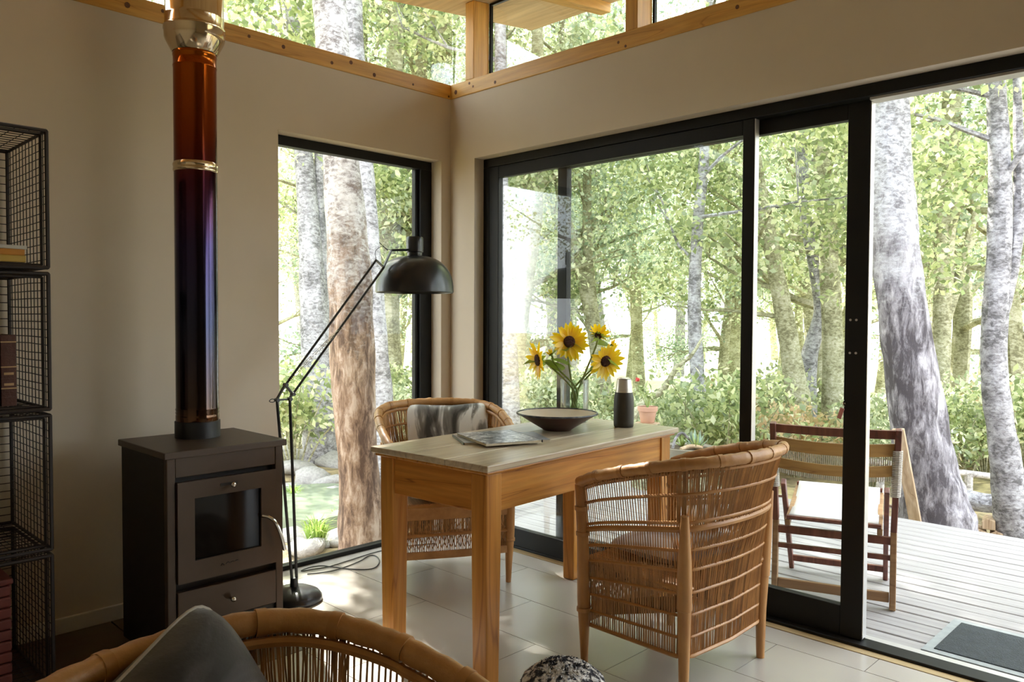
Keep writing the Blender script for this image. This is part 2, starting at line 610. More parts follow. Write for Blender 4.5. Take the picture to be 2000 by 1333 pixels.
# sliding door: outer frame and two panels pushed together, right-hand part open
XF = 0.067
fr = MB()
fr.box(XF, 0.15, DY0, DY1, DH - .046, DH)
fr.box(XF, 0.15, DY1 - .045, DY1, 0, DH - .046)
fr.box(XF, 0.15, DY0, DY0 + .045, 0, DH - .046)
fr.box(XF, 0.15, DY0, DY1, -0.02, 0.012)
door = struct(fr.build('door_1', M['alu'], bevel=0.003), 'black framed glass sliding door standing half open')
MB().box(0.085, 0.148, DY0 + .045, -2.24, DH - .056, DH - .0465).build('head_track', M['alu_pale'], door)
MB().box(0.15, 0.205, DY0, DY1, -0.045, 0.004).build('outer_sill', M['alu_pale'], door, bevel=0.003)
def panel(name, xa, xb, ya, yb, sl, sr, bot):
    """ya > yb: left edge ya, right edge yb"""
    z0, z1 = 0.012, DH - .048
    mb = MB()
    mb.box(xa, xb, ya - sl, ya, z0, z1).box(xa, xb, yb, yb + sr, z0, z1)
    mb.box(xa, xb, yb + sr, ya - sl, z0, bot).box(xa, xb, yb + sr, ya - sl, z1 - .062, z1)
    p = mb.build(name, M['alu'], door, bevel=0.003)
    xm = (xa + xb) / 2 - .004
    pane(p, [(xm, yb + sr, bot), (xm, ya - sl, bot), (xm, ya - sl, z1 - .062), (xm, yb + sr, z1 - .062)], (1, 0, 0), 0.008)
    return p
p1 = panel('fixed_panel', 0.068, 0.103, DY1 - .045, -1.794, 0.072, 0.052, 0.108)
p2 = panel('sliding_panel', 0.108, 0.146, -0.700, -2.236, 0.060, 0.083, 0.128)
MB().box(0.069, 0.102, -1.7965, -1.7942, 0.02, DH - .05).build('sunlit_edge', M['alu_pale'], p1)  # pale strip paints light onto the black stile's edge face
MB().box(0.110, 0.145, -2.2385, -2.2362, 0.02, DH - .05).build('sunlit_edge', M['alu_pale'], p2)  # sunlight on this stile's edge, painted as a pale strip
for yy, zz in ((-2.175, 1.225), (-2.197, 1.225), (-2.175, 1.10), (-2.197, 1.10)):
    MB().lathe([(0, 0), (.0045, 0), (.0045, .003), (0, .004)], 10, (0.108, yy, zz), Matrix.Rotation(-PI / 2, 4, 'Y')).build('screw_cap', M['alu_pale'], p2, smooth=True)

# ------------------------------------------------------------------ outside: ground, deck
DZ = -0.045                    # top of the deck
GZ = -0.30                     # garden level
def ground_mat():
    m, t, out = _mat('forest_floor')
    b = t.nodes.new('ShaderNodeBsdfPrincipled')
    b.inputs['Roughness'].default_value = 0.9
    t.links.new(b.outputs[0], out.inputs[0])
    mp = coords(t)
    n1 = N(t, 'ShaderNodeTexNoise', iScale=0.5, iDetail=5.0)
    n2 = N(t, 'ShaderNodeTexNoise', iScale=9.0, iDetail=8.0)
    t.links.new(mp.outputs[0], n1.inputs['Vector'])
    t.links.new(mp.outputs[0], n2.inputs['Vector'])
    r1 = ramp(t, [(0.35, (0.25, 0.20, 0.13)), (0.65, (0.40, 0.36, 0.20))])
    r2 = ramp(t, [(0.3, (0.35, 0.32, 0.28)), (0.5, (0.85, 0.8, 0.7)), (0.75, (1.5, 1.4, 1.2))])
    t.links.new(n1.outputs['Fac'], r1.inputs[0])
    t.links.new(n2.outputs['Fac'], r2.inputs[0])
    mm = N(t, 'ShaderNodeMix', data_type='RGBA', blend_type='MULTIPLY')
    mm.inputs[0].default_value = 1.0
    t.links.new(r1.outputs[0], mm.inputs[6])
    t.links.new(r2.outputs[0], mm.inputs[7])
    # dry meadow further out
    sp = N(t, 'ShaderNodeSeparateXYZ')
    t.links.new(mp.outputs[0], sp.inputs[0])
    ad = N(t, 'ShaderNodeMath', operation='ADD')
    t.links.new(sp.outputs[0], ad.inputs[0])
    t.links.new(sp.outputs[1], ad.inputs[1])
    a2 = N(t, 'ShaderNodeMath', operation='MULTIPLY_ADD', i1=4.0)
    t.links.new(n1.outputs['Fac'], a2.inputs[0])
    t.links.new(ad.outputs[0], a2.inputs[2])
    mr = N(t, 'ShaderNodeMapRange', i1=9.0, i2=13.0)
    t.links.new(a2.outputs[0], mr.inputs[0])
    r3 = ramp(t, [(0.3, (0.60, 0.57, 0.34)), (0.7, (0.78, 0.74, 0.55))])
    t.links.new(n2.outputs['Fac'], r3.inputs[0])
    m3 = N(t, 'ShaderNodeMix', data_type='RGBA')
    t.links.new(mr.outputs[0], m3.inputs[0])
    t.links.new(mm.outputs[2], m3.inputs[6])
    t.links.new(r3.outputs[0], m3.inputs[7])
    t.links.new(m3.outputs[2], b.inputs['Base Color'])
    bp = N(t, 'ShaderNodeBump', iStrength=0.6, iDistance=0.05)
    t.links.new(n2.outputs['Fac'], bp.inputs['Height'])
    t.links.new(bp.outputs[0], b.inputs['Normal'])
    return m
M['ground'] = ground_mat()
def gz(x, y):
    far = max(0.0, min(1.0, (math.hypot(x, y) - 4) / 8))
    return GZ - 0.03 + 0.05 * math.sin(1.7 * x + .6) * math.cos(1.3 * y) + 0.03 * math.sin(4.1 * x + 2.2 * y) + far * (0.15 * math.sin(.35 * x + 1) * math.cos(.4 * y) - 0.12)
gm = MB()
gs = sorted(set([-60, -40, -25, -15, -10] + [round(-7 + .4 * i, 3) for i in range(58)] + [17, 20, 24, 30, 38, 48, 60, 80]))
for y in gs:
    for x in gs:
        zz = gz(x, y)
        if -4.2 < x < 0.2 and -7 < y < 0.2:
            zz = -0.45
        gm.v.append((x, y, zz))
k = len(gs)
for j in range(k - 1):
    for i in range(k - 1):
        gm.f.append((j * k + i, j * k + i + 1, (j + 1) * k + i + 1, (j + 1) * k + i))
gobj = gm.build('ground', M['ground'], smooth=True, fix=False)
struct(gobj, 'leaf strewn forest floor opening to a pale dry meadow')

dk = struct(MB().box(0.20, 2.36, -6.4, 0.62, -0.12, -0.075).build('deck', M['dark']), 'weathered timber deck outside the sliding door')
pl = MB().box(-0.0465, 0.0465, -3.5, 3.5, -0.028, 0.0)
plm = pl.mesh('plank')
plm.materials.append(M['deck'])
i = 0
xp = 0.258
while xp < 2.40:
    o = obj_from_mesh('plank', plm, dk, (xp, -2.88 + rnd.uniform(-.01, .01), DZ + rnd.uniform(-.002, .001)))
    md = o.modifiers.new('bevel', 'BEVEL')
    md.width = 0.003
    md.segments = 1
    xp += 0.1005
MB().box(2.36, 2.40, -6.4, 0.62, -0.32, -0.075).build('fascia_board', M['deck'], dk)

# door mat on the deck
M['mat'] = principled('rubber_mat', (0.012, 0.018, 0.02), (0.03, 0.04, 0.045), scale=40, rough=0.8, bump=0.6, bscale=160)
M['mat_edge'] = principled('mat_edge', (0.33, 0.36, 0.36), scale=30, rough=0.7)
mt = thing('door_mat', 'dark grey rubber door mat lying on the deck by the open door', 'mat', (0.535, -2.87, DZ))
MB().box(-.18, .18, -.455, .455, 0, .012).build('pad', M['mat'], mt, bevel=.003)
mbx = MB().box(-.215, -.18, -.49, .49, 0, .008).box(.18, .215, -.49, .49, 0, .008).box(-.18, .18, .455, .49, 0, .008).box(-.18, .18, -.49, -.455, 0, .008)
mbx.build('border', M['mat_edge'], mt)

# ------------------------------------------------------------------ outside: trees
def bark(name, cs, cs_low=None, zmix=(1.0, 2.0), scale=22.0, st=(1, 1, 1.7), st_low=(1, 1, 0.3), bump=0.6, thr=(0.42, 0.51, 0.60)):
    """mottled bark; cs_low gives a rougher, furrowed bark on the lower trunk"""
    m, t, out = _mat(name)
    b = t.nodes.new('ShaderNodeBsdfPrincipled')
    b.inputs['Roughness'].default_value = 0.85
    t.links.new(b.outputs[0], out.inputs[0])
    def layer(cs, st, sc, thr):
        mp = coords(t, st)
        n1 = N(t, 'ShaderNodeTexNoise', iScale=sc, iDetail=7.0, iRoughness=0.72, iDistortion=0.4)
        t.links.new(mp.outputs[0], n1.inputs['Vector'])
        n0 = N(t, 'ShaderNodeTexNoise', iScale=sc * .16, iDetail=3.0)
        t.links.new(mp.outputs[0], n0.inputs['Vector'])
        av = N(t, 'ShaderNodeMath', operation='MULTIPLY_ADD', i1=0.35)
        t.links.new(n0.outputs['Fac'], av.inputs[0])
        sc_ = N(t, 'ShaderNodeMath', operation='MULTIPLY', i1=0.66)
        t.links.new(n1.outputs['Fac'], sc_.inputs[0])
        t.links.new(sc_.outputs[0], av.inputs[2])
        rp = ramp(t, list(zip(thr, cs)))
        t.links.new(av.outputs[0], rp.inputs[0])
        return rp.outputs[0], av.outputs[0], n0.outputs['Fac']
    c, h, big = layer(cs, st, scale, thr)
    if cs_low:
        c2, h2, big2 = layer(cs_low, st_low, scale * .8, (0.43, 0.51, 0.59))
        tc = coords(t)
        sp = N(t, 'ShaderNodeSeparateXYZ')
        t.links.new(tc.outputs[0], sp.inputs[0])
        ad = N(t, 'ShaderNodeMath', operation='MULTIPLY_ADD', i1=2.6)
        t.links.new(h, ad.inputs[0])
        t.links.new(sp.outputs[2], ad.inputs[2])
        mr = N(t, 'ShaderNodeMapRange', i1=zmix[0] + 1.3, i2=zmix[1] + 1.3)
        t.links.new(ad.outputs[0], mr.inputs[0])
        mm = N(t, 'ShaderNodeMix', data_type='RGBA')
        t.links.new(mr.outputs[0], mm.inputs[0])
        t.links.new(c2, mm.inputs[6])
        t.links.new(c, mm.inputs[7])
        c = mm.outputs[2]
        mh = N(t, 'ShaderNodeMix')
        t.links.new(mr.outputs[0], mh.inputs[0])
        t.links.new(h2, mh.inputs[2])
        t.links.new(h, mh.inputs[3])
        h = mh.outputs[0]
    t.links.new(c, b.inputs['Base Color'])
    bp = N(t, 'ShaderNodeBump', iStrength=bump, iDistance=0.03)
    t.links.new(h, bp.inputs['Height'])
    t.links.new(bp.outputs[0], b.inputs['Normal'])
    return m
LOW_BROWN = [(0.08, 0.045, 0.03), (0.25, 0.165, 0.115), (0.44, 0.35, 0.29)]
LOW_GREY = [(0.08, 0.07, 0.08), (0.26, 0.245, 0.27), (0.50, 0.48, 0.52)]
M['bark_brown'] = bark('bark_brown', [(0.14, 0.12, 0.115), (0.40, 0.38, 0.375), (0.55, 0.54, 0.545)], LOW_BROWN, (1.5, 2.3))
M['bark_big'] = bark('bark_big', [(0.18, 0.175, 0.18), (0.42, 0.42, 0.44), (0.56, 0.57, 0.60)], LOW_GREY, (1.7, 2.5))
M['bark_grey'] = bark('bark_grey', [(0.13, 0.125, 0.13), (0.34, 0.33, 0.35), (0.52, 0.52, 0.55)])
M['bark_pale'] = bark('bark_pale', [(0.24, 0.22, 0.21), (0.56, 0.53, 0.50), (0.76, 0.73, 0.70)])
M['bark_olive'] = bark('bark_olive', [(0.17, 0.16, 0.09), (0.36, 0.35, 0.22), (0.54, 0.52, 0.40)])
M['split'] = wood('split_timber', (0.56, 0.43, 0.30), (0.46, 0.33, 0.21), (0.30, 0.19, 0.11), 'Z', rough=0.8)
M['leaf'] = leaf_mat('leaf_green', [(0.0, (0.14, 0.19, 0.085)), (0.35, (0.31, 0.39, 0.19)), (0.7, (0.52, 0.58, 0.31)), (1.0, (0.82, 0.83, 0.60))], 0.56)
M['leaf_pale'] = leaf_mat('leaf_pale', [(0.0, (0.21, 0.27, 0.15)), (0.5, (0.48, 0.55, 0.35)), (1.0, (0.85, 0.86, 0.68))], 0.56)
M['leaf_blue'] = leaf_mat('leaf_blue', [(0.0, (0.18, 0.26, 0.19)), (0.5, (0.41, 0.50, 0.39)), (1.0, (0.75, 0.80, 0.68))], 0.52)
M['leaf_gold'] = leaf_mat('leaf_gold', [(0.0, (0.30, 0.31, 0.14)), (0.5, (0.56, 0.48, 0.26)), (1.0, (0.76, 0.58, 0.38))], 0.5)

def leaf_mesh(name, blobs, n, size, mat, seed, flat=0.75):
    """n leaves (rhombic blades folded along the midrib) spread over blobs (centre, radius vector)"""
    rg = np.random.default_rng(seed)
    bl = np.array([[*c, *r] for c, r in blobs], dtype=np.float64)
    vol = (bl[:, 3] * bl[:, 4] * bl[:, 5]) ** 0.8
    pick = rg.choice(len(bl), n, p=vol / vol.sum())
    d = rg.normal(size=(n, 3))
    d /= np.linalg.norm(d, axis=1)[:, None]
    rad = rg.random(n) ** 0.45
    c = bl[pick, :3] + d * rad[:, None] * bl[pick, 3:6]
    # leaf frame
    nv = rg.normal(size=(n, 3)); nv[:, 2] = nv[:, 2] * 0.7 + flat
    nv /= np.linalg.norm(nv, axis=1)[:, None]
    a = rg.normal(size=(n, 3))
    u = a - (a * nv).sum(1)[:, None] * nv
    u /= np.linalg.norm(u, axis=1)[:, None]
    w = np.cross(nv, u)
    s = size * rg.uniform(0.6, 1.35, n)[:, None]
    v = np.empty((n, 4, 3))
    v[:, 0] = c - u * s * 0.5
    v[:, 1] = c + w * s * 0.30 + nv * s * 0.08
    v[:, 2] = c + u * s * 0.5
    v[:, 3] = c - w * s * 0.30 + nv * s * 0.08
    me = bpy.data.meshes.new(name)
    me.vertices.add(n * 4)
    me.vertices.foreach_set('co', v.reshape(-1))
    me.loops.add(n * 4)
    me.loops.foreach_set('vertex_index', np.arange(n * 4, dtype=np.int32))
    me.polygons.add(n)
    me.polygons.foreach_set('loop_start', np.arange(0, n * 4, 4, dtype=np.int32))
    me.polygons.foreach_set('loop_total', np.full(n, 4, dtype=np.int32))
    me.update(calc_edges=True)
    me.materials.append(mat)
    return me

def trunk_tube(pts, rs, seed, n=12, per=7, rough=0.07):
    P = catmull(pts, per)
    k = len(P)
    R = []
    for i in range(k):
        t = i / (k - 1) * (len(rs) - 1)
        j = min(len(rs) - 2, int(t))
        R.append(rs[j] + (rs[j + 1] - rs[j]) * (t - j))
    rg = random.Random(seed)
    ph = [rg.uniform(0, 6.28) for _ in range(6)]
    def jit(i, j):
        a = 2 * PI * j / n
        return rough * (math.sin(3 * a + ph[0] + i * .35) * .5 + math.sin(5 * a + ph[1] - i * .6) * .4 + math.sin(2 * a + ph[2] + i * 1.3) * .35 + rg.uniform(-.3, .3))
    return P, R, jit

def grow_branches(mb, P, R, seed, count, t0, length, rad, up=0.5, tips=None, sub=2):
    rg = random.Random(seed)
    for b_ in range(count):
        t = t0 + (1 - t0) * (b_ + rg.random()) / count
        i = min(len(P) - 2, int(t * (len(P) - 1)))
        p = P[i].copy()
        a = rg.uniform(0, 2 * PI)
        d = Vector((math.cos(a), math.sin(a), rg.uniform(up - .4, up + .5))).normalized()
        L = length * rg.uniform(.55, 1.2) * (1.15 - .5 * t)
        path = [p]
        for s in range(5):
            d = (d + Vector((rg.uniform(-.35, .35), rg.uniform(-.35, .35), rg.uniform(-.2, .28)))).normalized()
            p = p + d * L / 5
            path.append(p)
        r0 = min(rad, R[i] * .6) * rg.uniform(.7, 1.1)
        mb.tube(path, [r0 * (1 - .8 * s / 5) for s in range(6)], 5)
        if tips is not None:
            tips.extend([path[3], path[4], path[5]])
        for s in range(sub):
            q = path[2 + s % 3]
            dd = (d + Vector((rg.uniform(-1, 1), rg.uniform(-1, 1), rg.uniform(-.3, .8)))).normalized()
            l2 = L * rg.uniform(.3, .6)
            m_ = q + dd * l2 * .5 + Vector((0, 0, rg.uniform(-.05, .1)))
            e_ = q + dd * l2 + Vector((rg.uniform(-.15, .15), rg.uniform(-.15, .15), rg.uniform(-.1, .2)))
            mb.tube([q, m_, e_], [r0 * .4, r0 * .28, r0 * .12], 4)
            if tips is not None:
                tips.extend([m_, e_])

def custom_tree(label, pts, rs, mat, seed, branches=5, blen=1.6, brad=0.03, leaves=0, lsize=0.09, lmat='leaf', blob=0.45, t0=0.45, extra=None, up=.5, group='big trunks close to the house'):
    """one tree close to the house: pts are world points up its trunk"""
    base = Vector(pts[0])
    root = thing('tree', label, 'tree', base, 0, group)
    loc = [Vector(p) - base for p in pts]
    P, R, jit = trunk_tube(loc, rs, seed)
    mb = MB().tube(P, R, 14, jitter=jit)
    tr = mb.build('trunk', M[mat], root, smooth=True)
    tips = []
    if branches:
        bb = MB()
        grow_branches(bb, P, R, seed + 5, branches, t0, blen, brad, up, tips)
        bb.build('branches', M[mat], root, smooth=True, kind='stuff', fix=False)
    if extra:
        for ep, er in extra:
            ee = [Vector(p) - base for p in ep]
            P2, R2, j2 = trunk_tube(ee, er, seed + 9, n=9)
            MB().tube(P2, R2, 9, jitter=j2).build('branch', M[mat], root, smooth=True)
    if leaves and tips:
        rg = random.Random(seed + 3)
        blobs = [(tuple(p + Vector((rg.gauss(0, .15), rg.gauss(0, .15), rg.gauss(0, .1)))), (blob * rg.uniform(.5, 1.2), blob * rg.uniform(.5, 1.2), blob * rg.uniform(.35, .8))) for p in tips]
        me = leaf_mesh('foliage', blobs, leaves, lsize, M[lmat], seed)
        o = obj_from_mesh('foliage', me, root)
        o['kind'] = 'stuff'
    return root

def px_path(pl, depths):
    if not isinstance(depths, (list, tuple)):
        depths = [depths] * len(pl)
    return [at(x, y, d) for (x, y), d in zip(pl, depths)]
def wr(ws, d):
    return [w * d / FPX / 2 for w in ws]

def tree_px(label, pl, ws, depth, mat, seed, zbase=None, top=3.0, **kw):
    """trunk from photo pixels at the depth its foot gives; goes on upwards past the frame"""
    P = px_path(pl, depth)
    rs = wr(ws, depth)
    if zbase is not None and P[0].z > zbase:
        d = (P[0] - P[1])
        q = P[0] + Vector((d.x, d.y, 0)) * .1
        q.z = zbase
        P = [q] + P
        rs = [rs[0] * 1.15] + rs
    d = (P[-1] - P[-2]).normalized()
    e1 = P[-1] + Vector((d.x * .6, d.y * .6, 1)).normalized() * top * .5
    e2 = e1 + Vector((d.x * .3, d.y * .3, 1)).normalized() * top * .5
    P += [e1, e2]
    rs += [rs[-1] * .75, rs[-1] * .35]
    return custom_tree(label, P, rs, mat, seed, **kw)

# trees seen through the corner window
tree_px('thick brown barked trunk right outside the corner window', [(706, 1066), (701, 930), (692, 760), (683, 560), (668, 330), (646, 40), (632, -220)], [92, 78, 84, 86, 72, 62, 54], 4.98, 'bark_brown', 11, zbase=-0.36, top=5, branches=7, blen=2.2, brad=.05, leaves=8500, lsize=.070, t0=.72)
tree_px('bluish grey trunk half hidden behind the thick brown trunk', [(742, 905), (738, 760), (730, 640), (718, 470), (708, 330), (690, 60), (684, -150)], [62, 56, 50, 46, 44, 38, 34], 6.9, 'bark_grey', 12, zbase=-0.36, top=5, branches=6, blen=2.2, leaves=8432, lsize=.078, t0=.7)
tree_px('pale twin trunk left of the thick brown trunk', [(628, 905), (624, 790), (616, 640), (606, 480), (594, 320), (575, 60), (566, -120)], [72, 66, 58, 44, 36, 30, 27], 8.4, 'bark_grey', 13, zbase=-0.40, top=5, branches=8, blen=2.4, leaves=9486, lsize=.086, t0=.6,
        extra=[(px_path([(634, 860), (632, 700), (630, 560), (624, 420), (622, 280)], 8.5), wr([44, 38, 30, 22, 16], 8.5))])
tree_px('olive trunk behind the lamp arm in the corner window', [(782, 870), (770, 790), (757, 700), (754, 520), (757, 330), (762, 100)], [40, 32, 26, 20, 18, 14], 10.5, 'bark_olive', 14, zbase=-0.45, top=3, branches=7, blen=1.8, leaves=6324, lsize=.086, t0=.3)
tree_px('slim grey trunk beside the right frame of the corner window', [(778, 790), (771, 720), (768, 620), (772, 520), (776, 420), (782, 250)], [34, 28, 24, 20, 16, 12], 11.5, 'bark_grey', 15, zbase=-0.45, top=3, branches=7, blen=1.8, leaves=6324, lsize=.086, t0=.3)
# trees seen through the sliding door
tree_px('grey trunk close to the left jamb of the sliding door', [(996, 830), (992, 700), (984, 540), (980, 350), (978, 150), (976, -100)], [42, 38, 30, 26, 24, 22], 7.4, 'bark_grey', 21, zbase=-0.40, top=5, branches=6, blen=2.2, leaves=7378, lsize=.078, t0=.6)
tree_px('leaning pale olive trunk behind the left door stile', [(1003, 800), (1010, 660), (1026, 540), (1044, 420), (1047, 330), (1050, 120), (1046, -60)], [42, 36, 36, 32, 28, 24, 20], 10.2, 'bark_olive', 22, zbase=-0.42, top=4, branches=9, blen=2.0, leaves=8432, lsize=.078, t0=.35, lmat='leaf_pale')
tree_px('forked olive trunk behind the sunflowers', [(1190, 830), (1176, 740), (1156, 610), (1148, 480), (1147, 330), (1150, 150)], [40, 34, 26, 20, 16, 12], 11.0, 'bark_olive', 23, zbase=-0.42, top=3, branches=9, blen=1.8, leaves=8432, lsize=.078, t0=.3, lmat='leaf_pale',
        extra=[(px_path([(1166, 690), (1140, 560), (1112, 450), (1098, 400), (1080, 320)], 11.0), wr([24, 22, 20, 16, 10], 11.0))])
tree_px('slim bluish trunk in front of the meadow', [(1368, 842), (1364, 760), (1357, 640), (1357, 540), (1363, 440), (1374, 330), (1377, 250), (1384, 60)], [40, 30, 26, 24, 22, 20, 18, 14], 7.9, 'bark_grey', 24, zbase=-0.40, top=3, branches=8, blen=1.7, brad=.02, leaves=7650, lsize=.070, t0=.4)
tree_px('leaning olive trunk in the narrow door pane', [(1562, 800), (1552, 740), (1532, 620), (1510, 500), (1496, 430), (1480, 330), (1470, 200)], [46, 42, 36, 30, 26, 20, 15], 8.8, 'bark_olive', 25, zbase=-0.42, top=3, branches=9, blen=1.6, leaves=6324, lsize=.070, t0=.3)
tree_px('crooked grey trunk in the narrow door pane', [(1578, 800), (1580, 700), (1604, 610), (1594, 540), (1576, 440), (1568, 330), (1562, 200)], [34, 32, 28, 24, 22, 20, 16], 9.6, 'bark_grey', 26, zbase=-0.42, top=3, branches=9, blen=1.6, leaves=6324, lsize=.070, t0=.35, lmat='leaf_pale')
tree_px('straight olive trunk beside the wide door stile', [(1628, 830), (1627, 700), (1620, 520), (1610, 380), (1602, 270), (1598, 100)], [44, 42, 36, 34, 30, 24], 9.0, 'bark_olive', 27, zbase=-0.42, top=4, branches=8, blen=1.8, leaves=7378, lsize=.078, t0=.4)
tree_px('massive grey trunk rising at the deck edge', [(1826, 1012), (1812, 930), (1790, 800), (1763, 610), (1744, 420), (1731, 190), (1722, -60), (1716, -260)], [140, 116, 100, 92, 84, 78, 72, 64], 5.52, 'bark_big', 28, zbase=-0.36, top=5, branches=6, blen=2.4, brad=.05, leaves=8500, lsize=.070, t0=.75)
tree_px('mossy trunk between the two near right trunks', [(1838, 930), (1838, 780), (1842, 560), (1848, 420), (1856, 260), (1862, 120), (1866, -60)], [32, 32, 34, 38, 36, 30, 24], 8.6, 'bark_olive', 29, zbase=-0.40, top=4, branches=10, blen=1.9, leaves=9486, lsize=.078, t0=.3,
        extra=[(px_path([(1840, 640), (1868, 560), (1890, 470), (1910, 400)], 8.6), wr([24, 20, 16, 10], 8.6))])
tree_px('scarred grey trunk at the right edge of the view', [(1986, 1046), (1972, 960), (1956, 850), (1942, 720), (1944, 600), (1952, 480), (1953, 340), (1946, 190), (1944, 20)], [76, 62, 52, 46, 46, 44, 40, 36, 32], 5.68, 'bark_grey', 30, zbase=-0.36, top=4, branches=7, blen=1.9, leaves=7378, lsize=.070, t0=.6,
        extra=[(px_path([(1945, 640), (1968, 560), (1988, 450), (1990, 330), (1986, 150)], 5.68), wr([34, 26, 22, 19, 15], 5.68))])
tree_px('thin dark sapling right of the massive grey trunk', [(1806, 720), (1800, 640), (1792, 540), (1782, 420), (1776, 330), (1774, 200)], [14, 13, 12, 11, 9, 7], 7.0, 'bark_olive', 31, zbase=-0.4, top=2, branches=9, blen=1.1, brad=.012, leaves=5950, lsize=.070, t0=.25)

# split plank leaning on the massive trunk
q0, q1 = at(1800, 1040, 5.32), at(1754, 838, 5.26)
tag(MB().beam(Vector((q0.x + .02, q0.y + .01, -.33)), q1, .075, .025, (1, 0, 0)).build('split_plank', M['split'], bevel=.004), 'split board leaning against the massive grey trunk', 'plank')

# forest trees further off: four prototypes and their copies
def proto_tree(name, label, seed, h, r0, crown0, crown_r, nb, leaves, lsize, lmat, bmat, blob, group):
    rg = random.Random(seed)
    pts = [Vector((0, 0, -.25))]
    x = y = 0.0
    for i in range(1, 7):
        x += rg.uniform(-.16, .16) * h / 8
        y += rg.uniform(-.16, .16) * h / 8
        pts.append(Vector((x, y, h * i / 6)))
    root = thing(name, label, 'tree', (0, 0, 0), 0, group)
    rs = [r0 * (1 - .85 * i / 6) for i in range(7)]
    P, R, jit = trunk_tube(pts, rs, seed, n=9, per=4)
    MB().tube(P, R, 9, jitter=jit).build('trunk', M[bmat], root, smooth=True, fix=False)
    tips = []
    bb = MB()
    grow_branches(bb, P, R, seed + 1, nb, crown0 / h, crown_r, r0 * .45, .35, tips, 3)
    bb.build('branches', M[bmat], root, smooth=True, kind='stuff', fix=False)
    blobs = [(tuple(p + Vector((rg.gauss(0, .2), rg.gauss(0, .2), rg.gauss(0, .15)))), (blob * rg.uniform(.5, 1.2), blob * rg.uniform(.5, 1.2), blob * rg.uniform(.4, .9))) for p in tips]
    o = obj_from_mesh('foliage', leaf_mesh('foliage', blobs, leaves, lsize, M[lmat], seed), root)
    o['kind'] = 'stuff'
    return root

FG = 'forest trees behind the meadow'
protos = [
    (proto_tree('forest_tree', 'slim pale leaved tree in the forest background', 101, 9.0, .13, 1.6, 2.0, 24, 15000, .070, 'leaf_pale', 'bark_olive', .50, FG + ', pale'), 'slim pale leaved tree in the forest background', FG + ', pale'),
    (proto_tree('forest_tree', 'green crowned tree in the forest background', 102, 10.5, .16, 2.4, 2.4, 26, 17000, .074, 'leaf', 'bark_grey', .55, FG + ', green'), 'green crowned tree in the forest background', FG + ', green'),
    (proto_tree('forest_tree', 'bluish green tree in the forest background', 103, 7.5, .11, 1.0, 1.8, 24, 14500, .066, 'leaf_blue', 'bark_olive', .48, FG + ', bluish'), 'bluish green tree in the forest background', FG + ', bluish'),
]
pr = random.Random(77)
spots = []
tries = 0
while len(spots) < 95 and tries < 6000:
    tries += 1
    ang = pr.uniform(-38, 38)
    dist = 10.5 + 28 * pr.random() ** 1.3
    a = YAW + math.radians(ang)
    p = Vector((CAM.x + math.sin(a) * dist, CAM.y + math.cos(a) * dist, 0))
    # leave the meadow in front of the door fairly open
    if 4 < ang < 20 and dist < 14:
        continue
    # gap in the canopy through which the sun reaches the corner window
    rel = p - Vector((-.6, 0, 0))
    al = rel.x * .355 + rel.y * .935
    if abs(rel.x * .935 - rel.y * .355) < 1.5 and al < 11:
        continue
    if any((p - s).length < 1.35 for s in spots):
        continue
    spots.append(p)
for ang, dist in ((-60, 12), (-48, 14), (-52, 18), (-70, 17), (50, 12), (58, 15), (70, 12), (47, 18), (85, 14), (100, 11), (120, 12), (-85, 13), (-110, 12), (150, 14), (180, 13), (-150, 13)):
    a = YAW + math.radians(ang)
    spots.append(Vector((CAM.x + math.sin(a) * dist, CAM.y + math.cos(a) * dist, 0)))
spots += [Vector(q) for q in ((5.2, 6.4, 0), (3.3, 4.8, 0), (6.0, 5.4, 0), (2.9, 8.9, 0))]  # extra trees added to shade the deck and dapple the sun
used = [False] * 3
for s in spots:
    i = pr.choices([0, 1, 2], [4, 3, 4])[0]
    root, lab, grp = protos[i]
    z = gz(s.x, s.y)
    sc = pr.uniform(.8, 1.2)
    if not used[i]:
        used[i] = True
        root.location = (s.x, s.y, z)
        root.rotation_euler = (0, 0, pr.uniform(0, 6.28))
        root.scale = (sc, sc, sc)
    else:
        dup(root, (s.x, s.y, z), pr.uniform(0, 6.28), lab, grp, (sc, sc, sc))

# shrubs of the undergrowth
def proto_shrub(name, label, seed, r, h, leaves, lsize, lmat, group):
    rg = random.Random(seed)
    root = thing(name, label, 'shrub', (0, 0, 0), 0, group)
    mb = MB()
    blobs = []
    for k in range(14):
        a = rg.uniform(0, 6.28)
        rr = r * rg.uniform(.2, .9)
        top = Vector((rr * math.cos(a), rr * math.sin(a), h * rg.uniform(.55, 1.0)))
        mid = top * .5 + Vector((rg.uniform(-.05, .05), rg.uniform(-.05, .05), .05))
        mb.tube([(0, 0, -.15), mid, top], [.012, .009, .004], 4)
        blobs.append((tuple(top), (r * .38, r * .38, h * .22)))
        blobs.append((tuple(mid + Vector((0, 0, .1))), (r * .32, r * .32, h * .2)))
    mb.build('stems', M['bark_olive'], root, kind='stuff', fix=False)
    o = obj_from_mesh('foliage', leaf_mesh('foliage', blobs, leaves, lsize, M[lmat], seed), root)
    o['kind'] = 'stuff'
    return root
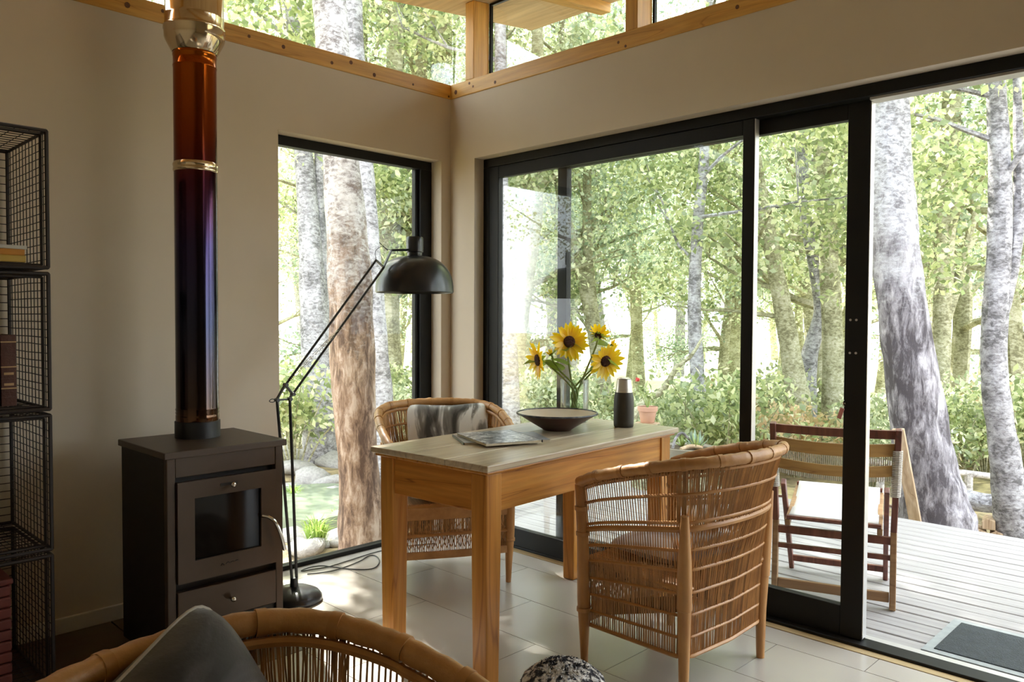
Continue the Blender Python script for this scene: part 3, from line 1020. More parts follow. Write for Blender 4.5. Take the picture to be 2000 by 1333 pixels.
sh = [(proto_shrub('shrub', 'low green shrub in the undergrowth', 201, .7, 1.0, 1500, .07, 'leaf', 'green shrubs of the undergrowth'), 'low green shrub in the undergrowth', 'green shrubs of the undergrowth'),
      (proto_shrub('shrub', 'low yellow green shrub in the undergrowth', 202, .75, .9, 1500, .065, 'leaf_pale', 'yellow green shrubs of the undergrowth'), 'low yellow green shrub in the undergrowth', 'yellow green shrubs of the undergrowth'),
      (proto_shrub('shrub', 'golden leaved shrub beyond the deck', 203, .5, .8, 1200, .08, 'leaf_gold', 'golden shrubs beyond the deck'), 'golden leaved shrub beyond the deck', 'golden shrubs beyond the deck')]
shrub_spots = []
for (pxx, dep, i) in ((575, 8.0, 0), (562, 9.5, 1), (648, 9.6, 0), (770, 8.2, 1), (800, 9.5, 0), (1030, 8.2, 1), (1070, 9.2, 0), (1120, 8.6, 1), (1210, 9.5, 0), (1290, 8.4, 0), (1330, 7.6, 1), (1420, 7.3, 0), (1400, 8.8, 1), (1500, 8.2, 2), (1520, 9.2, 1), (1560, 7.6, 2), (1600, 10, 0), (1660, 8.2, 0), (1700, 7.2, 1), (1880, 7.4, 0), (1900, 8.6, 2), (1930, 8.0, 1), (1990, 7.6, 0), (1880, 10.0, 1), (2040, 8, 1), (1450, 9.5, 2), (1250, 7.4, 1), (610, 11, 1), (720, 11.5, 0)):
    p = at(pxx, 760, dep)
    shrub_spots.append((p.x, p.y, i))
usd = [False] * 3
for x, y, i in shrub_spots:
    root, lab, grp = sh[i]
    z = gz(x, y) - .05
    s = pr.uniform(.7, 1.15)
    if not usd[i]:
        usd[i] = True
        root.location = (x, y, z)
        root.scale = (s, s, s)
    else:
        dup(root, (x, y, z), pr.uniform(0, 6.28), lab, grp, (s, s, s))

# ------------------------------------------------------------------ materials for the furniture
M['table_top'] = wood('reflecting_pine_top', (0.66, 0.57, 0.43), (0.60, 0.50, 0.36), (0.46, 0.35, 0.23), 'X', rough=0.30, scale=0.8)  # colour lightened to stand in for the windows' reflection on the top
M['table_x'] = wood('table_pine_x', (0.64, 0.30, 0.065), (0.56, 0.235, 0.045), (0.32, 0.11, 0.02), 'X', rough=0.35)
M['table_y'] = wood('table_pine_y', (0.64, 0.28, 0.058), (0.54, 0.215, 0.04), (0.28, 0.09, 0.018), 'Y', rough=0.35)
M['table_z'] = wood('table_pine_leg', (0.66, 0.32, 0.075), (0.58, 0.25, 0.05), (0.40, 0.15, 0.028), 'Z', rough=0.35)
M['cane'] = principled('cane_pole', (0.52, 0.27, 0.09), (0.36, 0.16, 0.05), scale=9, stretch=(1, 1, .6), rough=0.42, bump=0.15, bscale=30, bdist=.003)
M['cane_wrap'] = principled('cane_wrapping', (0.56, 0.30, 0.11), (0.38, 0.18, 0.06), scale=16, rough=0.45, bump=0.35, bscale=70, bdist=.004)
M['strand'] = principled('cane_strand', (0.50, 0.27, 0.10), (0.32, 0.15, 0.05), scale=14, rough=0.5, island=.28)
M['steel'] = principled('chromed_steel', (0.75, 0.74, 0.72), scale=20, rough=0.15, metal=1.0)
M['stove'] = principled('stove_enamel', (0.075, 0.052, 0.037), (0.066, 0.045, 0.032), scale=12, rough=0.42, metal=0.25, bump=.02, bscale=200)
M['stove_dark'] = principled('stove_side', (0.018, 0.015, 0.013), scale=12, rough=0.55)
M['iron'] = principled('black_iron', (0.012, 0.012, 0.012), (0.02, 0.02, 0.02), scale=30, rough=0.45)
M['lamp_black'] = principled('lamp_lacquer', (0.012, 0.013, 0.016), (0.016, 0.017, 0.02), scale=20, rough=0.32, coat=.2)
M['stove_glass'] = principled('fire_glass', (0.010, 0.008, 0.007), scale=4, rough=0.08, spec=.3)
M['wire'] = principled('black_wire', (0.010, 0.008, 0.008), (0.02, 0.012, 0.01), scale=30, rough=0.5)

# ------------------------------------------------------------------ table
TC, TANG, TZ = Vector((-0.612, -1.232, 0)), math.radians(3.3), 0.757
table = thing('dining_table', 'rectangular orange pine dining table with pale reflecting top', 'table', TC, TANG)
TL_, TW_ = 1.215, 0.585
bw = TW_ / 3
for k in range(3):
    ya = -TW_ / 2 + k * bw
    MB().box(-TL_ / 2, TL_ / 2, ya + .0008, ya + bw - .0008, TZ - .022, TZ).build('tabletop_board', M['table_top'], table, bevel=.004, seg=3)
MB().box(-TL_ / 2 + .012, TL_ / 2 - .012, -TW_ / 2 + .012, TW_ / 2 - .012, TZ - .034, TZ - .0222).build('moulding', M['table_x'], table, bevel=.005, seg=3)
lx, ly, lw = TL_ / 2 - .062, TW_ / 2 - .062, .036
for sx in (-1, 1):
    for sy in (-1, 1):
        mb = MB()
        c = [(sx * lx + i * lw, sy * ly + j * lw) for i, j in ((-1, -1), (1, -1), (1, 1), (-1, 1))]
        d = [(sx * lx + i * lw * .86, sy * ly + j * lw * .86) for i, j in ((-1, -1), (1, -1), (1, 1), (-1, 1))]
        vs = [(x, y, 0) for x, y in d] + [(x, y, TZ - .20) for x, y in c] + [(x, y, TZ - .0345) for x, y in c]
        mb.add(vs, [(0, 3, 2, 1), (8, 9, 10, 11)] + [(q * 4 + i, q * 4 + (i + 1) % 4, q * 4 + 4 + (i + 1) % 4, q * 4 + 4 + i) for q in (0, 1) for i in range(4)])
        mb.build('leg', M['table_z'], table, bevel=.005, seg=2)
for sy in (-1, 1):
    MB().box(-lx + lw, lx - lw, sy * (ly + .018) - .011, sy * (ly + .018) + .011, TZ - .165, TZ - .0345).build('apron', M['table_x'], table, bevel=.003)
for sx in (-1, 1):
    MB().box(sx * (lx + .018) - .011, sx * (lx + .018) + .011, -ly + lw, ly - lw, TZ - .165, TZ - .0345).build('apron', M['table_y'], table, bevel=.003)

def on_table(px, py, z=TZ):
    """photo pixel -> point on the table top"""
    d = _f + CR * ((px - 1000) / FPX) - CU * ((py - 666.5) / FPX)
    return CAM + d * ((z - CAM.z) / d.z)

# ------------------------------------------------------------------ cane armchairs
def u_bottom(s):
    """bottom outline of the woven body, s 0..1 from front left round the back to front right"""
    hw, yf, yb, r = .247, .20, -.205, .05
    pts = [Vector((-hw, yf, 0)), Vector((-hw, yb + r, 0))]
    for k in range(1, 6):
        a = PI + (PI / 2) * k / 6
        pts.append(Vector((-hw + r + r * math.cos(a), yb + r + r * math.sin(a), 0)))
    half = pts + [Vector((0, yb - .012, 0))]
    full = half + [Vector((-p.x, p.y, 0)) for p in reversed(half[:-1])]
    return full
RIM_HALF = [(-.283, .215, .652), (-.303, .12, .690), (-.309, -.03, .732), (-.296, -.16, .762), (-.245, -.265, .780), (-.135, -.325, .788), (0, -.342, .790)]
_rim = catmull([Vector(p) for p in RIM_HALF] + [Vector((-x, y, z)) for x, y, z in reversed(RIM_HALF[:-1])], 8)
NU = 181
_bot = u_bottom(0)
def three_part(path, ia, ib, n):
    """resample so that the two back corners fall on s = 1/3 and 2/3"""
    k = n // 3
    a = resample(path[:ia + 1], k + 1)
    b_ = resample(path[ia:ib + 1], n - 2 * k)
    c = resample(path[ib:], k + 1)
    return a[:-1] + b_[:-1] + c
_half_n = (len(_bot) - 1) // 2
BOT = three_part(_bot, 4, len(_bot) - 1 - 4, NU)
_ri = min(range(len(_rim) // 2), key=lambda i: abs(_rim[i].y + .215))
RIM = three_part(_rim, _ri, len(_rim) - 1 - _ri, NU)
NU = min(len(BOT), len(RIM))
Z0 = 0.142
def body(i, t):
    """point on the woven body at strand i, height fraction t"""
    i = max(0, min(NU - 1, i))
    f0 = int(i)
    f1 = min(NU - 1, f0 + 1)
    fr_ = i - f0
    bq = BOT[f0].lerp(BOT[f1], fr_)
    rq = RIM[f0].lerp(RIM[f1], fr_)
    g = t ** 1.7
    p = Vector((bq.x + (rq.x - bq.x) * g, bq.y + (rq.y - bq.y) * g, Z0 + (rq.z - Z0) * t))
    return p

def make_chair(label, group):
    t = thing('cane_armchair', label, 'chair', (0, 0, 0), 0, group)
    # rim pole, wrapped
    nwr = 96
    rp_ = resample(_rim, nwr)
    MB().tube(rp_, [.019 + .0012 * math.sin(i * 2.1) for i in range(nwr)], 12).build('rim', M['cane_wrap'], t, smooth=True)
    for i in range(6, nwr - 6, 7):
        MB().tube([rp_[i], rp_[i + 1]], [.0215, .0212], 12).build('rim_binding', M['cane'], t, smooth=True)
    in_ = [p + Vector((-.012 * p.x / .3, .012 * (1 if p.y < -.1 else .2), -.027)) for p in rp_]
    MB().tube(in_, .0085, 7).build('under_rim', M['cane'], t, smooth=True)
    # legs
    for sx in (-1, 1):
        MB().tube([(sx * .262, .205, 0), (sx * .264, .205, .10), (sx * .266, .205, .17), (sx * .268, .206, .24), (sx * .272, .207, .45), (sx * .280, .212, .645)], [.0125, .017, .0205, .0225, .0215, .021], 12).build('leg', M['cane'], t, smooth=True)
        ic = NU / 3 - 1.0 if sx < 0 else NU - NU / 3
        rl = [body(ic, q) + Vector((sx * .010, -.010, 0)) for q in (.06, .25, .255, .5, .74)]
        rl = [Vector((rl[0].x, rl[0].y, 0))] + rl
        MB().tube(rl, [.0145, .019, .0225, .0255, .022, .013], 12).build('leg', M['cane'], t, smooth=True)
        for zz, yy, xx in ((.20, .206, .268), (.47, .207, .273), (.56, .21, .277)):
            MB().lathe([(.0225, -.008), (.0245, -.006), (.0245, .006), (.0225, .008)], 12, (sx * xx, yy, zz)).build('leg_binding', M['cane_wrap'], t, smooth=True)
    # horizontal canes round the body
    for tt, r in ((0.0, .0075), (.10, .0055), (.215, .0055), (.33, .0055), (.45, .006), (.555, .006), (.665, .0105), (.70, .006), (.845, .006)):
        pth = [body(i, tt) for i in range(0, NU, 4)]
        MB().tube(pth, r, 6).build('horizontal_cane', M['cane'], t, smooth=True)
    # strands of the weave
    rg = random.Random(5)
    mb = MB()
    third = NU / 3
    def strand(i, t0, t1, r=.0022, n=7, lean=0.0, off=0.0):
        pts = []
        for k in range(n):
            tt = t0 + (t1 - t0) * k / (n - 1)
            p = body(i + lean * k / (n - 1) + rg.uniform(-.12, .12), tt)
            pts.append(p + Vector((rg.uniform(-.0012, .0012), rg.uniform(-.0012, .0012) + off, 0)))
        mb.tube(pts, r, 4)
    i = 1.0
    while i < NU - 1:
        back = third * .93 < i < NU - third * .93
        strand(i, 0.0, 1.0, .0022)
        if back:
            strand(i + .45, 0.0, .46, .0021)
            strand(i + .3, .66, 1.0, .0021)
            strand(i + .7, .68, .99, .0020, 5)
            strand(i, .44, .68, .0019, 4, lean=3.0, off=-.002)
            strand(i, .44, .68, .0019, 4, lean=-3.0, off=.002)
        else:
            strand(i + .5, .30, .47, .0020, 4)
            if rg.random() < .8:
                strand(i + .35, .0, .33, .0019, 4)
        i += 1.22 if back else 1.42
    # front skirt
    for k in range(62):
        x = -.245 + .49 * k / 61
        zt = .365
        pts = [Vector((x + rg.uniform(-.0015, .0015), .212 + .01 * math.cos(x * 6), z)) for z in (Z0, .21, .29, zt)]
        mb.tube(pts, .0021, 4)
    for k in range(24):
        x = -.24 + .48 * k / 23
        mb.tube([(x - .02, .216, .185), (x + .02, .216, .30)], .0018, 4)
        mb.tube([(x + .02, .214, .185), (x - .02, .214, .30)], .0018, 4)
    mb.build('woven_strands', M['strand'], t, kind='stuff', fix=False)
    for zz, hh in ((Z0 + .016, .034), (.345, .052)):
        mbb = MB()
        pts = [(-.258 + .516 * k / 14, .222 + .012 * math.cos(PI * (k / 14 - .5)) - .004, 0) for k in range(15)]
        vs = [(x, y, zz - hh / 2) for x, y, _ in pts] + [(x, y, zz + hh / 2) for x, y, _ in pts] + [(x, y - .008, zz - hh / 2) for x, y, _ in pts] + [(x, y - .008, zz + hh / 2) for x, y, _ in pts]
        fs = []
        for k in range(14):
            fs += [(k, k + 1, 16 + k, 15 + k), (30 + k, 45 + k, 46 + k, 31 + k), (15 + k, 16 + k, 46 + k, 45 + k), (k, 30 + k, 31 + k, k + 1)]
        mbb.add(vs, fs)
        mbb.build('front_band', M['strand'], t)
    MB().tube([(-.26, .214, .245), (0, .226, .25), (.26, .214, .245)], .0075, 7).build('front_cane', M['cane'], t, smooth=True)
    # seat: frame canes and woven deck
    for sx in (-1, 1):
        MB().tube([(sx * .245, .20, .37), (sx * .248, -.20, .365)], .013, 8).build('seat_rail', M['cane'], t, smooth=True)
        # diagonal brace seen through the open side
        MB().beam((sx * .246, .18, .205), (sx * .235, -.19, .315), .008, .052, (0, 0, 1)).build('side_brace', M['cane_wrap'], t, bevel=.002)
    MB().tube([(-.25, -.20, .365), (.25, -.20, .365)], .013, 8).build('seat_rail', M['cane'], t, smooth=True)
    MB().tube([(-.25, .20, .37), (.25, .20, .37)], .014, 8).build('seat_rail', M['cane'], t, smooth=True)
    mb = MB()
    for k in range(70):
        x = -.24 + .48 * k / 69
        mb.tube([(x, .205, .384), (x, 0, .376), (x, -.205, .379)], .0034, 4)
    mb.build('seat_weave', M['strand'], t, kind='stuff', fix=False)
    return t

CH = 'three matching cane armchairs'
right_rz = math.radians(-1.5)
chair_r = make_chair('cane armchair with its back to the door, pulled up to the table', CH)
chair_r.location = (-0.508, -1.815, 0)
chair_r.rotation_euler = (0, 0, right_rz)
# chair in the corner, turned towards the camera
REAR_C, REAR_RZ = Vector((-0.46, -0.49, 0)), math.radians(150)
dup(chair_r, REAR_C, REAR_RZ, 'cane armchair in the corner behind the table')
# chair in the foreground, seen over its back from the inside
FG_C, FG_RZ = Vector((-2.47, -2.59, 0)), math.radians(194)
dup(chair_r, FG_C, FG_RZ, 'cane armchair cut off at the bottom edge, in front of the stove', None, (1, 1, .976))

# cushions
def cushion_mat(name, c1, c2, c3, scale=5.0, st=(1, 1, 1), wave=True):
    m, t, out = _mat(name)
    b = t.nodes.new('ShaderNodeBsdfPrincipled')
    b.inputs['Roughness'].default_value = 0.9
    b.inputs['Sheen Weight'].default_value = 0.3
    t.links.new(b.outputs[0], out.inputs[0])
    mp = coords(t, st)
    nz = N(t, 'ShaderNodeTexNoise', iScale=scale, iDetail=5.0, iDistortion=1.2)
    t.links.new(mp.outputs[0], nz.inputs['Vector'])
    rp = ramp(t, [(0.40, c1), (0.5, c2), (0.57, c3)])
    t.links.new(nz.outputs['Fac'], rp.inputs[0])
    t.links.new(rp.outputs[0], b.inputs['Base Color'])
    n2 = N(t, 'ShaderNodeTexNoise', iScale=220.0, iDetail=2.0)
    t.links.new(mp.outputs[0], n2.inputs['Vector'])
    bp = N(t, 'ShaderNodeBump', iStrength=0.2, iDistance=0.002)
    t.links.new(n2.outputs['Fac'], bp.inputs['Height'])
    t.links.new(bp.outputs[0], b.inputs['Normal'])
    return m
M['cushion_tie'] = cushion_mat('tie_dye_cloth', (0.045, 0.038, 0.028), (0.20, 0.18, 0.15), (0.74, 0.72, 0.66), 4.0, (2.2, .7, .8))
M['cushion_grey'] = cushion_mat('grey_cloth', (0.028, 0.026, 0.026), (0.075, 0.07, 0.075), (0.17, 0.165, 0.175), 7.0, (1, .6, .8))
M['cushion_seat'] = cushion_mat('pale_seat_cloth', (0.22, 0.22, 0.25), (0.38, 0.38, 0.41), (0.56, 0.56, 0.58), 7.0, (1, .6, .8))
M['cushion_mauve'] = cushion_mat('mauve_cloth', (0.16, 0.12, 0.115), (0.27, 0.22, 0.21), (0.40, 0.36, 0.36), 4.0)
M['seam'] = principled('seam_thread', (0.55, 0.52, 0.48), scale=60, rough=.9)

def pillow(w, h, d, n=18, pinch=.07, sag=0.0, seed=1):
    """stuffed cushion in the x-z plane, thickness d along y"""
    rg = random.Random(seed)
    ph = [rg.uniform(0, 6.28) for _ in range(4)]
    mb = MB()
    idx = {}
    def prof(u, v):
        return max(0.0, (1 - abs(u) ** 3.2)) ** .55 * max(0.0, (1 - abs(v) ** 3.2)) ** .55
    def xy(u, v):
        k = 1 - pinch * (1 - abs(u) ** 2.0) * abs(v) ** 4
        k2 = 1 - pinch * (1 - abs(v) ** 2.0) * abs(u) ** 4
        x = u * w / 2 * k2
        z = v * h / 2 * k
        rc = 1 - .13 * (u * v) ** 4
        x *= rc
        z *= rc
        return x, z - sag * (1 - u * u) * (1 if v > 0 else .3) * max(0, v)
    for side in (1, -1):
        for j in range(n + 1):
            for i in range(n + 1):
                u, v = -1 + 2 * i / n, -1 + 2 * j / n
                edge = i in (0, n) or j in (0, n)
                if edge and side == -1:
                    idx[(side, i, j)] = idx[(1, i, j)]
                    continue
                x, z = xy(u, v)
                y = side * d / 2 * prof(u, v) * (1 + .10 * math.sin(3 * u + ph[0]) * math.cos(2.4 * v + ph[1]) + .06 * math.sin(7 * v + 4 * u + ph[2]))
                idx[(side, i, j)] = len(mb.v)
                mb.v.append((x, y, z))
        for j in range(n):
            for i in range(n):
                q = (idx[(side, i, j)], idx[(side, i + 1, j)], idx[(side, i + 1, j + 1)], idx[(side, i, j + 1)])
                mb.f.append(q if side == -1 else q[::-1])
    rim_ = []
    for i in range(n):
        rim_.append(xy(-1 + 2 * i / n, -1))
    for j in range(n):
        rim_.append(xy(1, -1 + 2 * j / n))
    for i in range(n):
        rim_.append(xy(1 - 2 * i / n, 1))
    for j in range(n):
        rim_.append(xy(-1, 1 - 2 * j / n))
    return mb, [(x, 0, z) for x, z in rim_]

def cushion(label, size, mat, M4, seed, seam=True, sag=0.0):
    t = thing('cushion', label, 'cushion')
    mb, rm = pillow(*size, seed=seed, sag=sag)
    mb.build('cover', M[mat], t, smooth=True)
    if seam:
        MB().tube(rm, .0028, 5, closed=True).build('seam', M['seam'], t, smooth=True)
    t.matrix_world = M4
    return t

def chair_frame(c, rz):
    return Matrix.Translation(c) @ Matrix.Rotation(rz, 4, 'Z')
# back cushion of the corner chair, seat cushions, loose cushion of the foreground chair
cushion('dark and white tie dyed cushion on the corner armchair', (.44, .40, .11), 'cushion_tie', chair_frame(REAR_C, REAR_RZ) @ Matrix.Translation((-.055, -.185, .615)) @ Matrix.Rotation(math.radians(14), 4, 'X'), 3, False, .015)
cushion('pale grey seat cushion on the corner armchair', (.42, .27, .07), 'cushion_seat', chair_frame(REAR_C, REAR_RZ) @ Matrix.Translation((0, .07, .423)) @ Matrix.Rotation(PI / 2, 4, 'X'), 4, False)
cushion('mauve grey seat cushion inside the armchair by the door', (.41, .36, .08), 'cushion_mauve', chair_frame(Vector((-0.508, -1.815, 0)), right_rz) @ Matrix.Translation((0, .0, .427)) @ Matrix.Rotation(PI / 2, 4, 'X'), 5, False)
tipw = on_table(398, 1158, .835)
nrm_ = (CR * .86 - _f * .42 + Vector((0, 0, .28))).normalized()
dwn = (Vector((0, 0, -1)) - _f * .45 - CR * .05)
dwn = (dwn - nrm_ * dwn.dot(nrm_)).normalized()
sid = nrm_.cross(dwn).normalized()
ez = (-dwn + sid).normalized()
ex = (-dwn - sid).normalized()
ctr = tipw + dwn * .235
ey = ez.cross(ex)
cushion('dark grey cushion with a pale seam on the foreground armchair', (.35, .35, .16), 'cushion_grey', Matrix(((ex.x, ey.x, ez.x, ctr.x), (ex.y, ey.y, ez.y, ctr.y), (ex.z, ey.z, ez.z, ctr.z), (0, 0, 0, 1))), 6)

# ------------------------------------------------------------------ stove and flue
SX0, SX1, SY0, SY1, SZ = -1.827, -1.388, -0.62, -0.20, 0.758
st = thing('wood_stove', 'dark brown steel wood stove with glass door on slate hearth', 'stove', ((SX0 + SX1) / 2, (SY0 + SY1) / 2, 0.002))
cx_, cy_ = (SX0 + SX1) / 2, (SY0 + SY1) / 2
hw_, hd_ = (SX1 - SX0) / 2, (SY1 - SY0) / 2
def sb(x0, x1, y0, y1, z0, z1):
    return MB().box(x0 - cx_, x1 - cx_, y0 - cy_, y1 - cy_, z0, z1)
sb(SX0 - .012, SX1 + .012, SY0 - .012, SY1 + .005, SZ - .024, SZ).build('top_plate', M['stove'], st, bevel=.003)
sb(SX0, SX0 + .006, SY0 + .028, SY1, 0, SZ - .0242).build('side_panel', M['stove_dark'], st)
sb(SX1 - .006, SX1, SY0 + .028, SY1, 0, SZ - .0242).build('side_panel', M['stove_dark'], st)
sb(SX0 + .0062, SX1 - .0062, SY0 + .03, SY1, 0.03, SZ - .0242).build('firebox', M['stove_dark'], st)
sb(SX0, SX0 + .030, SY0, SY0 + .028, 0, SZ - .0242).build('front_post', M['stove'], st, bevel=.003)
sb(SX1 - .030, SX1, SY0, SY0 + .028, 0, SZ - .0242).build('front_post', M['stove'], st, bevel=.003)
sb(SX0 + .031, SX1 - .031, SY0 + .002, SY0 + .026, .665, SZ - .0242).build('head_panel', M['stove'], st, bevel=.002)
# door with window
dx0, dx1, dz0, dz1 = SX0 + .033, SX1 - .033, .292, .648
gx0, gx1, gz0, gz1 = -1.734, -1.482, .365, .586
mb = MB()
for (a, b_, c, d) in ((dx0, gx0, dz0, dz1), (gx1, dx1, dz0, dz1), (gx0, gx1, dz0, gz0), (gx0, gx1, gz1, dz1)):
    mb.box(a - cx_, b_ - cx_, SY0 - .010 - cy_, SY0 + .012 - cy_, c, d)
sdoor = mb.build('door', M['stove'], st)
sb(gx0, gx1, SY0 + .001, SY0 + .006, gz0, gz1).build('window_glass', M['stove_glass'], sdoor)
# air slide knob and slot
MB().box(-1.64 - cx_, -1.575 - cx_, SY0 - .0115 - cy_, SY0 - .0098 - cy_, .615, .625).build('air_slot', M['iron'], sdoor)
RX = Matrix.Rotation(PI / 2, 4, 'X')
def knob(parent, x, z, y):
    MB().lathe([(0, 0), (.004, 0), (.004, .012), (.008, .015), (.0105, .021), (.0095, .027), (.005, .031), (0, .032)], 16, (x - cx_, y - cy_, z), RX).build('knob', M['steel'], parent, smooth=True)
knob(sdoor, -1.602, .620, SY0 - .010)
MB().tube(catmull([(-1.478 - cx_, SY0 - .012 - cy_, .480), (-1.462 - cx_, SY0 - .030 - cy_, .474), (-1.445 - cx_, SY0 - .045 - cy_, .455), (-1.425 - cx_, SY0 - .050 - cy_, .405), (-1.410 - cx_, SY0 - .052 - cy_, .345)], 5), .007, 8).build('handle', M['steel'], sdoor, smooth=True)
# small pressed maker's mark under the window
for k, (a, b_) in enumerate(((-1.640, -1.628), (-1.622, -1.606), (-1.604, -1.590), (-1.586, -1.574))):
    MB().tube(catmull([(a - cx_, SY0 - .0105 - cy_, .326 + .002 * k), ((a + b_) / 2 - cx_, SY0 - .0105 - cy_, .334 + .001 * (k % 2)), (b_ - cx_, SY0 - .0105 - cy_, .327 + .002 * k)], 4), .0014, 5).build('mark', M['iron'], sdoor)
sdr = sb(dx0, dx1, SY0 - .006, SY0 + .02, .135, .262).build('ash_drawer', M['stove'], st, bevel=.003)
knob(sdr, -1.603, .200, SY0 - .006)
sb(dx0 - .002, dx1 + .002, SY0 + .012, SY0 + .028, .0, .128).build('plinth', M['stove_dark'], st)

def flue_mat():
    m, t, out = _mat('heat_tinted_steel')
    b = t.nodes.new('ShaderNodeBsdfPrincipled')
    b.inputs['Metallic'].default_value = 1.0
    b.inputs['Roughness'].default_value = 0.13
    t.links.new(b.outputs[0], out.inputs[0])
    mp = coords(t)
    sp = N(t, 'ShaderNodeSeparateXYZ')
    t.links.new(mp.outputs[0], sp.inputs[0])
    mr = N(t, 'ShaderNodeMapRange', i1=0.0, i2=1.75)
    t.links.new(sp.outputs[2], mr.inputs[0])
    rp = ramp(t, [(0.0, (0.22, 0.11, 0.05)), (0.07, (0.05, 0.035, 0.03)), (0.25, (0.03, 0.032, 0.055)), (0.42, (0.038, 0.028, 0.07)), (0.56, (0.075, 0.018, 0.03)), (0.66, (0.20, 0.035, 0.008)), (0.82, (0.34, 0.075, 0.008)), (0.92, (0.52, 0.22, 0.03)), (1.0, (0.70, 0.45, 0.18))])
    t.links.new(mr.outputs[0], rp.inputs[0])
    t.links.new(rp.outputs[0], b.inputs['Base Color'])
    return m
M['flue'] = flue_mat()
M['flue_top'] = principled('polished_flue', (0.72, 0.60, 0.42), (0.66, 0.52, 0.36), scale=3, rough=0.12, metal=1.0)
fl = thing('flue_pipe', 'tall heat tinted steel flue pipe rising from the stove', 'flue', (-1.592, -0.335, SZ + .0025))
MB().lathe([(0, 0), (.0835, 0), (.0835, .062), (.080, .064), (0, .064)], 40).build('collar', M['iron'], fl, smooth=True)
zr = 1.80 - SZ
MB().lathe([(.0790, .064), (.0800, .075), (.0800, .085), (.0785, .09), (.0805, .096), (.0785, .102), (.0805, .108), (.0785, .115), (.0785, zr)], 40).build('lower_pipe', M['flue'], fl, smooth=True)
MB().lathe([(.0785, zr - .02), (.081, zr - .018), (.0825, zr - .012), (.081, zr - .006), (.081, zr), (.0835, zr + .006), (.081, zr + .013), (.079, zr + .016)], 40).build('joint_ring', M['flue_top'], fl, smooth=True)
zf = 2.235 - SZ
MB().lathe([(.0785, zr + .014), (.0785, zf - .06), (.080, zf - .056), (.080, zf - .052), (.0785, zf - .048), (.0785, zf - .018), (.0805, zf - .014), (.0785, zf)], 40).build('upper_pipe', M['flue'], fl, smooth=True)
MB().lathe([(.0800, zf - .002), (.084, zf + .002), (.107, zf + .045), (.110, zf + .055), (.110, zf + .078), (.1125, zf + .082), (.1125, zf + .092), (.107, zf + .096), (.107, zf + .13), (.108, zf + .134), (.107, zf + .138), (.107, 2.73 - SZ)], 40).build('insulated_sleeve', M['flue_top'], fl, smooth=True)

# ------------------------------------------------------------------ floor lamp
LY = -0.315
def lp(px, py, y=LY):
    d = _f + CR * ((px - 1000) / FPX) - CU * ((py - 666.5) / FPX)
    return CAM + d * ((y - CAM.y) / d.y)
lb = Vector((-1.165, LY, 0))
lamp = thing('floor_lamp', 'black spring arm floor lamp with dome shade beside the corner window', 'lamp', lb)
def L(v):
    return Vector(v) - lb
MB().lathe([(0, 0), (.118, 0), (.120, .006), (.119, .018), (.105, .036), (.070, .052), (.030, .058), (.018, .062), (.016, .10), (0, .10)], 40).build('base', M['lamp_black'], lamp, smooth=True)
J0 = L(lp(552, 770))
R0, R1 = L(lp(541, 782)), L(lp(566, 780))
B0, B1 = Vector((-.010, 0, .09)), Vector((.012, 0, .09))
MB().tube([B0, R0], .0065, 8).build('lower_rod', M['lamp_black'], lamp, smooth=True)
MB().tube([B1, R1], .0065, 8).build('lower_rod', M['lamp_black'], lamp, smooth=True)
E0, E1 = L(lp(735, 508)), L(lp(750, 522))
A0, A1 = L(lp(558, 752)), L(lp(572, 770))
MB().tube([A0, E0], .0055, 8).build('upper_rod', M['lamp_black'], lamp, smooth=True)
MB().tube([A1, E1], .0055, 8).build('upper_rod', M['lamp_black'], lamp, smooth=True)
mb = MB()
for a, b_ in ((R0, A0), (A0, A1), (R0, R1), (A1, R1)):
    mb.beam(a + Vector((0, .004, 0)), b_ + Vector((0, .004, 0)), .007, .015, (0, 1, 0))
mb.build('elbow_bracket', M['lamp_black'], lamp, bevel=.001)
for q in (R0, R1, A0, A1):
    MB().lathe([(0, -.012), (.008, -.012), (.008, .012), (0, .012)], 12, q, RX).build('pivot', M['lamp_black'], lamp, smooth=True)
MB().tube(catmull([R0, R0 + Vector((-.020, 0, -.008)), R0 + Vector((-.035, 0, -.002)), R0 + Vector((-.022, 0, .006)), R0], 5), .002, 5).build('wire_loop', M['iron'], lamp, smooth=True)
# springs
for off in (-.006, .006):
    a, b_ = L(lp(566, 742)) + Vector((0, off * 2, 0)), L(lp(667, 640)) + Vector((0, off, 0))
    d = (b_ - a)
    n_ = 46
    up_ = Vector((0, 1, 0))
    sd_ = d.normalized().cross(up_)
    pts = []
    for k in range(n_ * 6):
        tt = k / (n_ * 6 - 1)
        an = 2 * PI * n_ * tt
        rr = .0046
        pts.append(a + d * tt + up_ * (rr * math.cos(an)) + sd_ * (rr * math.sin(an)))
    MB().tube(pts, .0011, 4).build('spring', M['steel'], lamp, smooth=True, fix=False)
H0 = L(lp(765, 489))
mb = MB()
for a, b_ in ((E0, E1), (E1, H0)):
    mb.beam(a + Vector((0, .004, 0)), b_ + Vector((0, .004, 0)), .007, .014, (0, 1, 0))
mb.build('head_bracket', M['lamp_black'], lamp, bevel=.001)
MB().tube(catmull([E0, L(lp(733, 492)), L(lp(745, 482)), L(lp(757, 487)), H0], 5), .0016, 5).build('cable', M['iron'], lamp, smooth=True)
MB().tube([L(lp(741, 474)), L(lp(757, 489))], .002, 6).build('lever', M['iron'], lamp, smooth=True)
HC = L(lp(810, 488))
MB().tube([H0, HC], .0055, 8).build('head_arm', M['lamp_black'], lamp, smooth=True)
SHZ = L(lp(810, 571)).z
SHC = Vector((HC.x, HC.y, SHZ))
rsh = .190
prof = [(.0, .187), (.030, .187), (.041, .185), (.043, .182)]
prof = []
